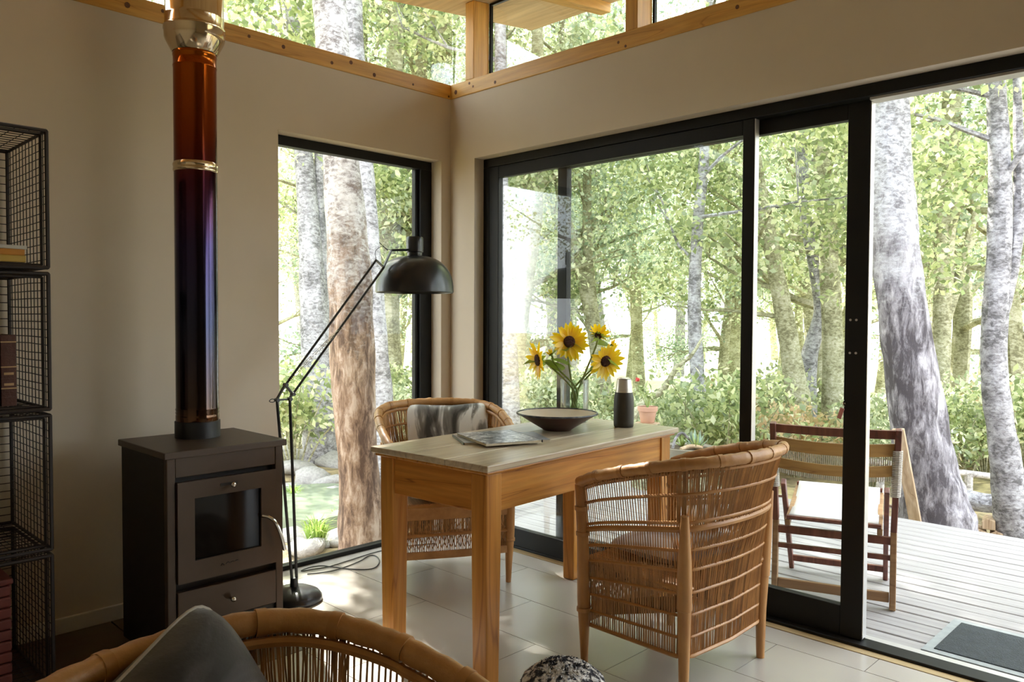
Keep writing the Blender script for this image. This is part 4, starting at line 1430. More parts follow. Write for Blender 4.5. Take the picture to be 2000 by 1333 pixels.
for k in range(13):
    a = (PI / 2) * (1 - k / 12)
    prof.append((.036 + (rsh - .036) * math.cos(a) ** .95, .175 * math.sin(a) ** .85))
outer = [(.0, .176)] + prof + [(rsh - .003, -.001)]
inner = [(r - .004 if r > .01 else 0, z - .004) for r, z in reversed(prof)] + [(0, .171)]
MB().lathe(outer + inner, 48, SHC).build('shade', M['lamp_black'], lamp, smooth=True)
MB().lathe([(0, .170), (.033, .170), (.036, .176), (.036, .192), (.041, .194), (.0425, .20), (.041, .206), (.0425, .212), (.041, .218), (.0425, .224), (.041, .23), (.0425, .236), (.042, .262), (.038, .268), (0, .268)], 32, SHC).build('socket_cap', M['lamp_black'], lamp, smooth=True)
M['bulb'] = principled('frosted_bulb', (0.85, 0.84, 0.80), scale=3, rough=.3)
MB().lathe([(0, .06), (.022, .066), (.032, .085), (.028, .11), (.016, .14), (.014, .168), (0, .168)], 20, SHC).build('bulb', M['bulb'], lamp, smooth=True)
# lamp flex lying on the floor
def fl_pt(px, py, z=.004):
    d = _f + CR * ((px - 1000) / FPX) - CU * ((py - 666.5) / FPX)
    return CAM + d * ((z - CAM.z) / d.z)
cp = [fl_pt(x, y) for x, y in ((600, 1122), (630, 1119), (660, 1113), (700, 1098), (722, 1086), (736, 1088), (741, 1098), (733, 1109), (715, 1113), (680, 1112), (650, 1108), (625, 1106), (602, 1110), (590, 1116), (640, 1108), (680, 1096), (735, 1079), (790, 1068), (850, 1062))]
tag(MB().tube(catmull(cp, 7), .0028, 6).build('power_cord', M['iron'], smooth=True), 'thin dark lamp flex looped on the floor under the corner window', 'cord')

# ------------------------------------------------------------------ wire crates with books
CX1, CX0, CY0, CY1, CHH = -2.150, -2.72, -0.50, -0.022, 0.4575
crate = thing('wire_crate', 'black wire mesh crate at the bottom of the stack by the wall', 'crate', ((CX0 + CX1) / 2, (CY0 + CY1) / 2, 0.001))
cw, cdp = (CX1 - CX0) / 2, (CY1 - CY0) / 2
def rect_loop(y, r, z0=.010, z1=CHH - .010, ins=.0):
    return [(-cw + ins, y, z0), (cw - ins, y, z0), (cw - ins, y, z1), (-cw + ins, y, z1)]
def rod_frame(name, pts, r, closed=True):
    mb = MB()
    n_ = len(pts)
    for i in range(n_ if closed else n_ - 1):
        mb.tube([pts[i], pts[(i + 1) % n_]], r, 7)
    return mb.build(name, M['wire'], crate, smooth=True, fix=False)
rod_frame('front_frame', rect_loop(-cdp, .006), .0065)
rod_frame('front_frame', rect_loop(-cdp + .022, .006, .018, CHH - .02, .012), .0048)
rod_frame('back_frame', rect_loop(cdp - .006, .006), .0065)
for sx in (-1, 1):
    for zz in (.010, CHH - .010):
        rod_frame('depth_rod', [(sx * cw, -cdp, zz), (sx * cw, cdp - .006, zz)], .0055, False)
def grid(name, o, u, v, nu_, nv_):
    mb = MB()
    o, u, v = Vector(o), Vector(u), Vector(v)
    rg = random.Random(hash(name) % 97 + nu_)
    for i in range(nu_ + 1):
        j1 = rg.uniform(-.003, .003)
        a = o + u * (i / nu_)
        mb.tube([a, a + v * .5 + u.normalized() * j1, a + v], .0016, 4)
    for i in range(nv_ + 1):
        j1 = rg.uniform(-.004, .004)
        a = o + v * (i / nv_)
        mb.tube([a, a + u * .5 + v.normalized() * j1, a + u], .0016, 4)
    mb.build(name, M['wire'], crate, fix=False)
zb_, zt_ = .012, CHH - .012
for sx in (-1, 1):
    grid('side_mesh', (sx * cw, -cdp, zb_), (0, 2 * cdp - .006, 0), (0, 0, zt_ - zb_), 12, 17)
grid('back_mesh', (-cw, cdp - .007, zb_), (2 * cw, 0, 0), (0, 0, zt_ - zb_), 7, 15)
grid('bottom_mesh', (-cw, -cdp, zb_ - .002), (2 * cw, 0, 0), (0, 2 * cdp - .006, 0), 14, 12)
grid('top_mesh', (-cw, -cdp, zt_ + .002), (2 * cw, 0, 0), (0, 2 * cdp - .006, 0), 14, 12)
for k, lab in ((1, 'black wire mesh crate second from the floor in the stack'), (2, 'black wire mesh crate holding leather bound books'), (3, 'topmost black wire mesh crate of the stack by the wall')):
    dup(crate, ((CX0 + CX1) / 2, (CY0 + CY1) / 2, 0.001 + k * CHH), 0, lab, 'stacked wire crates')
crate['group'] = 'stacked wire crates'

M['page'] = principled('paper', (0.72, 0.66, 0.52), (0.62, 0.56, 0.42), scale=80, rough=.9)
M['leather'] = principled('brown_leather', (0.10, 0.032, 0.02), (0.06, 0.02, 0.014), scale=20, rough=.45, bump=.2, bscale=120)
M['gilt'] = principled('gilt', (0.60, 0.40, 0.22), scale=20, rough=.4, metal=.6)
def book(label, loc, rz, w, h, t_, cover, upright=True, bands=False, group=None):
    b0 = thing('book', label, 'book', loc, rz, group)
    if upright:
        # spine faces -y: thickness along x, depth w along y, height h along z
        MB().box(-t_ / 2, -t_ / 2 + .003, 0, w, 0, h).box(t_ / 2 - .003, t_ / 2, 0, w, 0, h).box(-t_ / 2, t_ / 2, -.003, .0, 0, h).build('cover', cover, b0, bevel=.0012)
        MB().box(-t_ / 2 + .0032, t_ / 2 - .0032, .0005, w - .004, .003, h - .004).build('pages', M['page'], b0)
        if bands:
            for zz in (.12, .25, .38, .55, .72, .9):
                MB().box(-t_ / 2 - .0006, t_ / 2 + .0006, -.0052, -.0025, h * zz - .002, h * zz + .002).build('raised_band', M['gilt'] if zz in (.25, .55, .9) else cover, b0)
            for zz in (.46, .31):
                MB().box(-t_ / 2 + .008, t_ / 2 - .008, -.0042, -.0030, h * zz - .005, h * zz + .003).build('gilt_title', M['gilt'], b0)
    else:
        MB().box(-w / 2, w / 2, -h / 2, h / 2, 0, .002).box(-w / 2, w / 2, -h / 2, h / 2, t_ - .002, t_).box(w / 2 - .002, w / 2, -h / 2, h / 2, .002, t_ - .002).build('cover', cover, b0, bevel=.0008)
        MB().box(-w / 2 + .003, w / 2 - .0022, -h / 2 + .003, h / 2 - .003, .0022, t_ - .0022).build('pages', M['page'], b0)
    return b0
cz = lambda k: 0.001 + k * CHH + .0145
M['cov_orange'] = principled('orange_cover', (0.62, 0.26, 0.03), scale=10, rough=.5)
M['cov_white'] = principled('white_cover', (0.66, 0.64, 0.58), scale=10, rough=.5)
M['cov_yellow'] = principled('yellow_cover', (0.60, 0.40, 0.08), scale=10, rough=.5)
M['cov_dark'] = principled('dark_cover', (0.05, 0.045, 0.04), scale=10, rough=.5)
M['cov_red'] = principled('oxblood_cover', (0.16, 0.03, 0.02), (0.10, 0.02, 0.015), scale=14, rough=.6)
bx, by = -2.285, -.31
zz = cz(3)
for lab, tt, cv in (('dark paperback lying at the bottom of the flat pile in the top crate', .016, 'cov_dark'), ('yellow paperback lying in the middle of the flat pile', .022, 'cov_yellow'), ('orange paperback lying in the flat pile in the top crate', .020, 'cov_orange'), ('white paperback lying on top of the flat pile', .012, 'cov_white')):
    book(lab, (bx + rnd.uniform(-.006, .006), by, zz), rnd.uniform(-.05, .05) - PI / 2, .13, .20, tt, M[cv], False, group='flat pile of paperbacks')
    zz += tt + .0006
for k, (x, h) in enumerate(((-2.232, .235), (-2.282, .225), (-2.335, .238), (-2.383, .23))):
    book(('brown leather bound book with gilt bands, rightmost of its row', 'brown leather bound book second from the right of its row', 'brown leather bound book third from the right of its row', 'brown leather bound book fourth from the right of its row')[k], (x, -.36, cz(2)), 0, .17, h, .044, M['leather'], True, True, 'row of leather books')
# dark red woven box in the lowest crate
bxr = thing('storage_box', 'dark red woven box inside the bottom wire crate', 'box', (-2.45, -.27, cz(0)))
mb = MB()
for zz in range(9):
    z0 = .02 + zz * .036
    mb.box(-.20, .20, -.165, .165, z0, z0 + .033)
mb.build('woven_sides', M['cov_red'], bxr, bevel=.006)
MB().box(-.19, .19, -.155, .155, .0, .02).build('bottom', M['cov_red'], bxr)
MB().box(-.205, .205, -.17, .17, .345, .365).build('lid', M['cov_red'], bxr, bevel=.006)

# ------------------------------------------------------------------ things on the table
M['enamel'] = principled('cream_enamel', (0.82, 0.76, 0.66), (0.76, 0.64, 0.50), scale=7, rough=.22)
M['enamel_rim'] = principled('chipped_rim', (0.035, 0.035, 0.05), (0.22, 0.22, 0.20), scale=30, rough=.35, lo=.5, hi=.75)
M['enamel_out'] = principled('dark_enamel', (0.045, 0.018, 0.014), (0.07, 0.025, 0.018), scale=8, rough=.28)
c = on_table(1088, 840)
bo = thing('enamel_bowl', 'wide shallow enamel bowl, cream inside and dark brown outside, on the table', 'bowl', c + Vector((0, 0, .0005)))
MB().lathe([(0, 0), (.058, 0), (.062, .004), (.085, .018), (.125, .042), (.160, .064), (.168, .070)], 56).build('outer_wall', M['enamel_out'], bo, smooth=True)
MB().lathe([(.166, .071), (.156, .064), (.122, .045), (.082, .022), (.056, .009), (0, .007)], 56).build('inner_wall', M['enamel'], bo, smooth=True)
mb = MB()
mb.tube([(.1685 * math.cos(2 * PI * k / 64), .1685 * math.sin(2 * PI * k / 64), .0705) for k in range(64)], .0042, 8, closed=True)
mb.build('rim', M['enamel_rim'], bo, smooth=True)

M['rubber'] = principled('olive_black_silicone', (0.030, 0.026, 0.018), (0.036, 0.031, 0.022), scale=20, rough=.5)
M['brushed'] = principled('brushed_steel', (0.70, 0.67, 0.62), (0.60, 0.58, 0.54), scale=20, stretch=(1, 1, 12), rough=.34, metal=.7)
c = on_table(1218, 834)
bt = thing('vacuum_flask', 'dark flask with steel neck standing at the right end of the table', 'flask', c + Vector((0, 0, .0005)))
MB().lathe([(0, 0), (.040, 0), (.0425, .004), (.0435, .02), (.0438, .09), (.0425, .125), (.0385, .148), (.0372, .150), (0, .150)], 40).build('sleeve', M['rubber'], bt, smooth=True)
MB().lathe([(.0368, .1495), (.0368, .152), (.0335, .185), (.0312, .204), (.0310, .206), (0, .206)], 40).build('neck', M['brushed'], bt, smooth=True)
MB().lathe([(0, .206), (.0285, .206), (.0285, .2085), (.022, .2135), (0, .214)], 32).build('cap', M['brushed'], bt, smooth=True)
for k in range(3):
    MB().tube([(.0292 * math.cos(2 * PI * j / 32), .0292 * math.sin(2 * PI * j / 32), .2045 + k * .0012) for j in range(32)], .0007, 4, closed=True).build('thread_ring', M['rubber'], bt)

# magazines
def print_mat(name, scale, c1, c2, c3):
    m, t, out = _mat(name)
    b = t.nodes.new('ShaderNodeBsdfPrincipled')
    b.inputs['Roughness'].default_value = 0.28
    t.links.new(b.outputs[0], out.inputs[0])
    mp = coords(t, (1, 1, 1))
    nz = N(t, 'ShaderNodeTexNoise', iScale=scale, iDetail=7.0, iRoughness=.75, iDistortion=1.0)
    t.links.new(mp.outputs[0], nz.inputs['Vector'])
    rp = ramp(t, [(0.40, c1), (0.50, c2), (0.60, c3)])
    t.links.new(nz.outputs['Fac'], rp.inputs[0])
    t.links.new(rp.outputs[0], b.inputs['Base Color'])
    return m
M['cover_print'] = print_mat('magazine_cover', 26.0, (0.04, 0.045, 0.05), (0.30, 0.32, 0.36), (0.78, 0.78, 0.78))
M['cover_grey'] = print_mat('grey_cover', 5.0, (0.24, 0.25, 0.27), (0.30, 0.31, 0.34), (0.36, 0.37, 0.40))
M['cover_black'] = principled('black_spine', (0.015, 0.015, 0.018), scale=20, rough=.4)
mA = on_table(978, 858)
m1 = thing('magazine', 'grey covered magazine lying underneath on the table', 'magazine', mA + Vector((.0, .0, .0005)), math.radians(-30))
MB().box(-.165, .165, -.105, .105, 0, .0065).build('pages', M['page'], m1)
MB().box(-.167, .167, -.107, .107, .0066, .0076).build('front_cover', M['cover_grey'], m1)
MB().box(-.1705, -.1672, -.107, .107, 0, .0078).build('spine', M['cover_black'], m1)
m2 = thing('magazine', 'magazine with black and white photograph cover, on top of the other', 'magazine', on_table(973, 862) + Vector((0, 0, .0085)), math.radians(-20))
MB().box(-.112, .112, -.142, .142, 0, .0085).build('pages', M['page'], m2)
MB().box(-.114, .114, -.144, .144, .0086, .0096).build('front_cover', M['cover_print'], m2)
MB().box(.1142, .117, -.144, .144, 0, .0098).build('spine', M['cover_black'], m2)

# vase
M['vase_glass'] = glass_mat('vase_glass', (0.95, 0.98, 0.96), 0.7)
M['water'] = glass_mat('vase_water', (0.90, 0.95, 0.90), .6)
VC = on_table(1122, 824) + Vector((0, 0, .0005))
vs_ = thing('glass_vase', 'clear glass cylinder vase of water holding the sunflowers', 'vase', VC)
MB().lathe([(0, 0), (.056, 0), (.060, .004), (.063, .02), (.064, .19), (.0625, .192), (.061, .19), (.060, .022), (.057, .012), (0, .010)], 40).build('glass', M['vase_glass'], vs_, smooth=True)
MB().lathe([(0, .0105), (.0565, .0125), (.0592, .022), (.0598, .075), (0, .075)], 40).build('water', M['water'], vs_, smooth=True)

M['petal'] = leaf_mat('sunflower_petal', [(0.0, (0.88, 0.52, 0.02)), (0.5, (0.92, 0.68, 0.03)), (1.0, (0.95, 0.80, 0.06))], .45)
M['disc'] = principled('sunflower_disc', (0.035, 0.010, 0.008), (0.09, 0.03, 0.012), scale=60, rough=.9, bump=.8, bscale=160)
M['stem'] = principled('green_stem', (0.22, 0.30, 0.08), (0.30, 0.36, 0.12), scale=12, rough=.6)
M['sun_leaf'] = leaf_mat('sunflower_leaf', [(0.0, (0.18, 0.30, 0.05)), (1.0, (0.34, 0.46, 0.10))], .5)
def petal_mesh(L_, w, curl, mat, name):
    mb = MB()
    rows = []
    n_ = 6
    for k in range(n_ + 1):
        s_ = k / n_
        ww = w * math.sin(PI * min(1, .12 + .88 * s_)) ** .8 * (1 if s_ < .98 else .12)
        y = L_ * s_
        z = curl * L_ * (s_ ** 2) 
        rows.append([(-ww / 2, y, z + .10 * ww), (0, y, z - .06 * ww), (ww / 2, y, z + .10 * ww)])
    for r_ in rows:
        mb.v.extend(r_)
    for k in range(n_):
        for j in range(2):
            mb.f.append((k * 3 + j, k * 3 + j + 1, (k + 1) * 3 + j + 1, (k + 1) * 3 + j))
    me = mb.mesh(name, True)
    me.materials.append(mat)
    return me
PM = petal_mesh(.052, .019, .10, M['petal'], 'petal')
SM = petal_mesh(.030, .010, -.35, M['sun_leaf'], 'sepal')
LM = petal_mesh(.105, .075, -.25, M['sun_leaf'], 'leaf')
def frame_from(n_, upv=Vector((0, 0, 1))):
    z = Vector(n_).normalized()
    x = upv.cross(z)
    x = x.normalized() if x.length > 1e-4 else Vector((1, 0, 0))
    y = z.cross(x)
    return Matrix(((x.x, y.x, z.x), (x.y, y.y, z.y), (x.z, y.z, z.z)))
VD = (VC - CAM).dot(_f)
def sunflower(label, px, py, dd, nrm, scale, np_, seed, foot, leaves, cup=0.0):
    rg = random.Random(seed)
    H = at(px, py, VD + dd)
    root = thing('sunflower', label, 'flower', H, 0, 'sunflowers in the vase')
    R3 = frame_from(nrm)
    nv = R3 @ Vector((0, 0, 1))
    def place(o, M3, off, s):
        o.matrix_local = Matrix.Translation(off) @ M3.to_4x4() @ Matrix.Scale(s, 4)
    mbd = MB().lathe([(0, .006), (.012, .0065), (.019, .004), (.021, -.001), (.017, -.008), (0, -.012)], 20)
    d = mbd.build('disc', M['disc'], root, smooth=True)
    place(d, R3, Vector((0, 0, 0)), scale)
    for k in range(np_):
        lay = k % 2
        a = 2 * PI * (k + rg.uniform(-.3, .3)) / np_
        tilt = rg.uniform(-.15, .2) + (.1 if lay else -.05) + cup
        Mk = R3 @ Matrix.Rotation(a, 3, 'Z') @ Matrix.Rotation(tilt, 3, 'X')
        o = obj_from_mesh('petal', PM, root)
        off = R3 @ (Matrix.Rotation(a, 3, 'Z') @ Vector((0, .016 * scale, -.002 * lay)))
        place(o, Mk, off, scale * rg.uniform(.85, 1.12))
    for k in range(11):
        a = 2 * PI * (k + rg.uniform(-.3, .3)) / 11
        Mk = R3 @ Matrix.Rotation(a, 3, 'Z') @ Matrix.Rotation(.1 + cup * .6, 3, 'X')
        o = obj_from_mesh('sepal', SM, root)
        off = R3 @ (Matrix.Rotation(a, 3, 'Z') @ Vector((0, .010 * scale, -.008)))
        place(o, Mk, off, scale * rg.uniform(.85, 1.25))
    ft = VC + Vector(foot) - H
    rimp = VC + Vector((foot[0] * -.5, foot[1] * -.5, .14)) - H
    pts = catmull([Vector((0, 0, 0)) - nv * .008, -nv * .045 + Vector((0, 0, -.02)), rimp, ft], 7)
    MB().tube(pts, [.0052] * 4 + [.0045] * (len(pts) - 4), 7).build('stem', M['stem'], root, smooth=True)
    for (tt, ang, s_) in leaves:
        p_ = pts[int(tt * (len(pts) - 1))]
        Mk = Matrix.Rotation(ang, 3, 'Z') @ Matrix.Rotation(rg.uniform(-.5, .1), 3, 'X') @ Matrix.Rotation(rg.uniform(-.6, .6), 3, 'Y')
        o = obj_from_mesh('leaf', LM, root)
        place(o, Mk, p_, s_)
    return root
tocam = -_f
sunflower('largest sunflower, facing the room', 1112, 668, -.02, tocam + CR * .22 + CU * .08, 1.34, 24, 1, (.012, -.01, .03), [(.35, 2.2, .8), (.45, 5.2, .7), (.22, 3.6, .8), (.28, .8, .8)])
sunflower('sunflower hanging out to the left, seen from its side', 1050, 704, -.01, -CR * .9 + tocam * .35 - CU * .12, 1.34, 24, 2, (.03, .02, .03), [(.25, 0.6, .9), (.32, 3.8, .8), (.18, 5.4, .7)])
sunflower('sunflower at the lower right, drooping towards the flask', 1183, 706, -.03, tocam * .9 + CR * .42 - CU * .22, 1.28, 22, 3, (-.03, .0, .03), [(.3, 1.0, .7), (.2, 3.4, .8), (.38, 5.0, .7)])
sunflower('half open sunflower standing highest at the right', 1169, 655, .03, -tocam * .55 + CR * .35 + CU * .75, .95, 18, 4, (-.02, .02, .03), [(.3, 4.2, .7), (.2, 1.4, .5)], .5)
sunflower('small budding sunflower half hidden at the right', 1196, 676, .03, CR * .7 + CU * .6 - tocam * .2, .55, 14, 5, (-.01, -.03, .03), [(.25, .2, .5)], .7)
sunflower('green sunflower bud between the two left blooms', 1076, 692, .02, CU * .8 - CR * .5, .5, 8, 6, (.0, .03, .03), [(.15, 4.0, .9), (.2, 2.8, 1.0), (.3, 5.6, .8)], 1.1)

# shaggy pouf at the bottom edge
M['pouf'] = principled('shaggy_wool', (0.02, 0.02, 0.025), (0.72, 0.70, 0.66), scale=45, rough=.95, lo=.44, hi=.56, detail=3, bump=1.0, bscale=60, bdist=.02)
PC = Vector((-1.155, -1.84, 0))
pf = thing('pouf', 'shaggy black and white speckled pouf on the floor by the armchair leg', 'pouf', PC)
mb = MB()
mb.lathe([(0, 0), (.10, 0), (.128, .02), (.14, .06), (.138, .11), (.122, .155), (.085, .185), (.04, .197), (0, .2)], 40)
mb.build('core', M['pouf'], pf, smooth=True)
rg = random.Random(9)
mb = MB()
for k in range(2600):
    a = rg.uniform(0, 2 * PI)
    u_ = rg.random() ** .8
    th = (1 - u_) * .5 * PI
    th = rg.uniform(.05, .5 * PI)
    n_ = Vector((math.cos(a) * math.cos(th), math.sin(a) * math.cos(th), math.sin(th)))
    p_ = Vector((n_.x * .135, n_.y * .135, .07 + n_.z * .127))
    t_ = (n_ * .6 + Vector((rg.uniform(-1, 1), rg.uniform(-1, 1), rg.uniform(-.6, .6)))).normalized()
    mb.tube([p_, p_ + t_ * .010 + n_ * .003, p_ + t_ * .017 - n_ * .002], [.0024, .0022, .0012], 3)
M['pouf_curl'] = principled('wool_curl', (0.02, 0.02, 0.025), (0.70, 0.68, 0.64), scale=30, rough=.95, lo=.46, hi=.54, detail=2)
mb.build('wool_curls', M['pouf_curl'], pf, kind='stuff', fix=False)

# keys hanging in the door lock
ky = Vector((0.1055, -2.165, 0.905))
kk = thing('door_key', 'key with a pink tag hanging in the sliding door lock', 'key', ky)
M['pink'] = principled('pink_tag', (0.70, 0.30, 0.28), scale=20, rough=.6)
MB().tube([(.0, 0, .004), (-.018, 0, .004)], .004, 8).build('key_shaft', M['steel'], kk, smooth=True)
MB().lathe([(0, -.0012), (.010, -.0012), (.010, .0012), (0, .0012)], 18, (-.020, 0, .006), Matrix.Rotation(PI / 2, 4, 'X')).build('key_bow', M['steel'], kk)
MB().tube([(-.020 + .008 * math.cos(2 * PI * j / 20), .002, -.008 + .009 * math.sin(2 * PI * j / 20)) for j in range(20)], .001, 5, closed=True).build('ring', M['steel'], kk)
MB().beam((-.020, .006, -.014), (-.022, .018, -.055), .004, .016, (0, 1, 0)).build('tag', M['pink'], kk, bevel=.001)

# ------------------------------------------------------------------ folding chair on the deck
M['teak'] = wood('red_teak', (0.22, 0.08, 0.05), (0.16, 0.05, 0.035), (0.09, 0.03, 0.02), 'Z', rough=.4)
M['teak_pale'] = wood('worn_teak', (0.42, 0.26, 0.13), (0.34, 0.19, 0.09), (0.22, 0.11, 0.05), 'X', rough=.5)
M['slat'] = wood('honey_slat', (0.60, 0.38, 0.15), (0.52, 0.31, 0.11), (0.36, 0.19, 0.07), 'X', rough=.45)
M['canvas'] = principled('white_canvas', (0.74, 0.73, 0.72), (0.68, 0.67, 0.66), scale=20, rough=.9, bump=.2, bscale=300, bdist=.001)
M['rope'] = principled('white_cord', (0.66, 0.62, 0.56), scale=60, rough=.9)
fa, fb = Vector((0.530, -1.683, DZ)), Vector((0.690, -2.150, DZ))
fc = thing('folding_chair', 'folding teak chair with slatted cord back and white canvas seat on the deck', 'chair', (fa + fb) / 2, math.atan2((fb - fa).y, (fb - fa).x))
W2 = (fb - fa).length / 2
# local x: left to right as seen from the room; local y: away from the room
for sx in (-1, 1):
    mb = MB().beam((sx * W2, 0, 0), (sx * W2, .02, .34), .026, .042, (0, 1, 0))
    mb.build('rear_leg', M['teak_pale'], fc, bevel=.004)
    mb = MB().beam((sx * W2, .02, .34), (sx * (W2 + .012), -.045, .80), .026, .040, (0, 1, 0))
    mb.build('back_stile', M['teak'], fc, bevel=.004)
    mb = MB().beam((sx * (W2 - .03), .44, 0), (sx * (W2 - .03), .02, .52), .022, .036, (0, 1, 0))
    mb.build('front_leg', M['teak'], fc, bevel=.004)
    MB().beam((sx * (W2 - .055), -.02, .34), (sx * (W2 - .055), .44, .41), .022, .030, (0, 0, 1)).build('seat_rail', M['teak_pale'], fc, bevel=.003)
    MB().lathe([(0, -.02), (.008, -.02), (.008, .02), (0, .02)], 12, (sx * (W2 - .015), .09, .435), Matrix.Rotation(PI / 2, 4, 'Y')).build('pivot_bolt', M['steel'], fc)
    # cord lashing round the stile
    mb = MB()
    for k in range(26):
        zz = .50 + .20 * k / 25
        yy = .02 - .065 * (zz - .34) / .46
        xx = sx * (W2 + .012 * (zz - .34) / .46)
        mb.tube([(xx + .0185 * math.cos(q), yy + .026 * math.sin(q), zz + .0008 * q) for q in [2 * PI * j / 10 for j in range(11)]], .0036, 4)
    mb.build('cord_lashing', M['rope'], fc, kind='stuff', fix=False)
def sag_bar(name, z0, z1, y0, mat, sag=.02, th=.012, bow=.03):
    mb = MB()
    n_ = 14
    vs_, fs_ = [], []
    for k in range(n_ + 1):
        u_ = -1 + 2 * k / n_
        x = u_ * (W2 + .004)
        dy = -bow * (1 - u_ * u_)
        dz = -sag * (1 - u_ * u_)
        vs_ += [(x, y0 + dy, z0 + dz), (x, y0 + dy, z1 + dz), (x, y0 + dy + th, z1 + dz), (x, y0 + dy + th, z0 + dz)]
    for k in range(n_):
        for j in range(4):
            fs_.append((k * 4 + j, k * 4 + (j + 1) % 4, k * 4 + 4 + (j + 1) % 4, k * 4 + 4 + j))
    fs_ += [(3, 2, 1, 0), tuple(n_ * 4 + j for j in range(4))]
    mb.add(vs_, fs_)
    return mb.build(name, mat, fc, bevel=.002)
sag_bar('top_rail', .755, .793, -.045, M['teak'], .004, .026, .004)
sag_bar('back_slat', .680, .735, -.034, M['slat'], .012)
sag_bar('back_slat', .592, .640, -.026, M['slat'], .016)
mb = MB()
for k in range(58):
    u_ = -1 + 2 * (k + .5) / 58
    x = u_ * W2
    dy = -.03 * (1 - u_ * u_)
    mb.tube([(x, -.014 + dy, .735 - .012 * (1 - u_ * u_)), (x + .001, -.012 + dy, .66 - .014 * (1 - u_ * u_)), (x, -.008 + dy, .570 - .016 * (1 - u_ * u_))], .0028, 4)
mb.build('back_cords', M['rope'], fc, kind='stuff', fix=False)
MB().beam((-W2, .012, .30), (W2, .012, .30), .024, .034, (0, 0, 1)).build('stretcher', M['teak'], fc, bevel=.003)
MB().beam((-W2, .010, .225), (W2, .010, .225), .02, .022, (0, 0, 1)).build('stretcher', M['teak'], fc, bevel=.003)
MB().beam((-W2 + .014, .002, .052), (W2 - .014, .002, .052), .022, .042, (0, 0, 1)).build('stretcher', M['teak_pale'], fc, bevel=.003)
MB().beam((-W2 + .04, .40, .06), (W2 - .04, .40, .06), .022, .03, (0, 0, 1)).build('stretcher', M['teak'], fc, bevel=.003)
MB().tube([(-W2 + .05, -.018, .365), (W2 - .05, -.018, .365)], .011, 8).build('canvas_bar', M['teak'], fc, smooth=True)
MB().tube([(-W2 + .05, .44, .435), (W2 - .05, .44, .435)], .011, 8).build('canvas_bar', M['teak'], fc, smooth=True)
mb = MB()
nu_, nv_ = 10, 10
for j in range(nv_ + 1):
    for i in range(nu_ + 1):
        u_, v_ = -1 + 2 * i / nu_, j / nv_
        mb.v.append((u_ * (W2 - .06), -.018 + .458 * v_, .377 + .07 * v_ - .035 * math.sin(PI * v_) * (1 - .3 * u_ * u_)))
for j in range(nv_):
    for i in range(nu_):
        mb.f.append((j * (nu_ + 1) + i, j * (nu_ + 1) + i + 1, (j + 1) * (nu_ + 1) + i + 1, (j + 1) * (nu_ + 1) + i))
o = mb.build('canvas_seat', M['canvas'], fc, smooth=True)
md = o.modifiers.new('solid', 'SOLIDIFY')
md.thickness = .004

# ------------------------------------------------------------------ pots, stumps, wood, stones outside
M['terracotta'] = principled('terracotta', (0.62, 0.36, 0.26), (0.50, 0.27, 0.19), scale=9, rough=.8)
M['stoneware'] = principled('grey_stoneware', (0.36, 0.33, 0.27), (0.27, 0.25, 0.20), scale=8, rough=.7)
M['soil'] = principled('soil', (0.06, 0.045, 0.03), (0.12, 0.09, 0.06), scale=40, rough=.95, bump=.8)
M['stone'] = principled('garden_stone', (0.42, 0.40, 0.38), (0.26, 0.25, 0.24), scale=6, rough=.85, bump=.5, bscale=18, bdist=.02)
M['red'] = leaf_mat('geranium_red', [(0, (0.65, 0.05, 0.05)), (1, (0.8, 0.12, 0.1))], .3)
def stump(label, x, y, z0, z1, r, seed):
    rg = random.Random(seed)
    t = thing('tree_stump', label, 'stump', (x, y, z0))
    h = z1 - z0
    P = [Vector((0, 0, h * k / 5)) for k in range(6)]
    ph = rg.uniform(0, 6)
    MB().tube(P, [r * 1.12, r * 1.05, r, r, r * .99, r * .98], 20, jitter=lambda i, j: .06 * math.sin(3 * j * PI / 10 + ph) + .04 * math.sin(7 * j * PI / 10 + ph * 2)).build('bark', M['bark_olive'], t, smooth=True)
    MB().lathe([(0, h + .004), (r * .9, h + .003), (r * .9, h - .01), (0, h - .01)], 20).build('cut_face', M['split'], t)
    return t
stump('stump on the deck carrying the terracotta pot', 2.0, .05, DZ + .001, .440, .10, 4)
pot = thing('flower_pot', 'terracotta pot with a red geranium on a stump outside', 'pot', (2.0, .05, .4455))
MB().lathe([(0, 0), (.048, 0), (.052, .005), (.066, .085), (.074, .087), (.076, .118), (.072, .120), (.068, .118), (.062, .09), (0, .09)], 28).build('pot', M['terracotta'], pot, smooth=True)
MB().lathe([(0, .104), (.066, .104), (.066, .092), (0, .092)], 20).build('soil', M['soil'], pot)
gb = []
rg = random.Random(8)
mb = MB()
for k in range(9):
    a = rg.uniform(0, 6.28)
    tp = Vector((.07 * math.cos(a), .07 * math.sin(a), .17 + rg.uniform(0, .09)))
    mb.tube([(0, 0, .10), tp * .5 + Vector((0, 0, .06)), tp], [.003, .0025, .002], 4)
    gb.append((tuple(tp), (.03, .03, .02)))
mb.tube([(0, 0, .1), (-.03, .03, .2), (-.045, .06, .315)], .0025, 4)
mb.build('stems', M['stem'], pot, kind='stuff', fix=False)
o = obj_from_mesh('foliage', leaf_mesh('foliage', gb, 110, .032, M['leaf'], 5), pot)
o['kind'] = 'stuff'
o = obj_from_mesh('red_flower', leaf_mesh('red_flower', [((-.045, .06, .32), (.018, .018, .014))], 40, .018, M['red'], 6), pot)
o['kind'] = 'stuff'

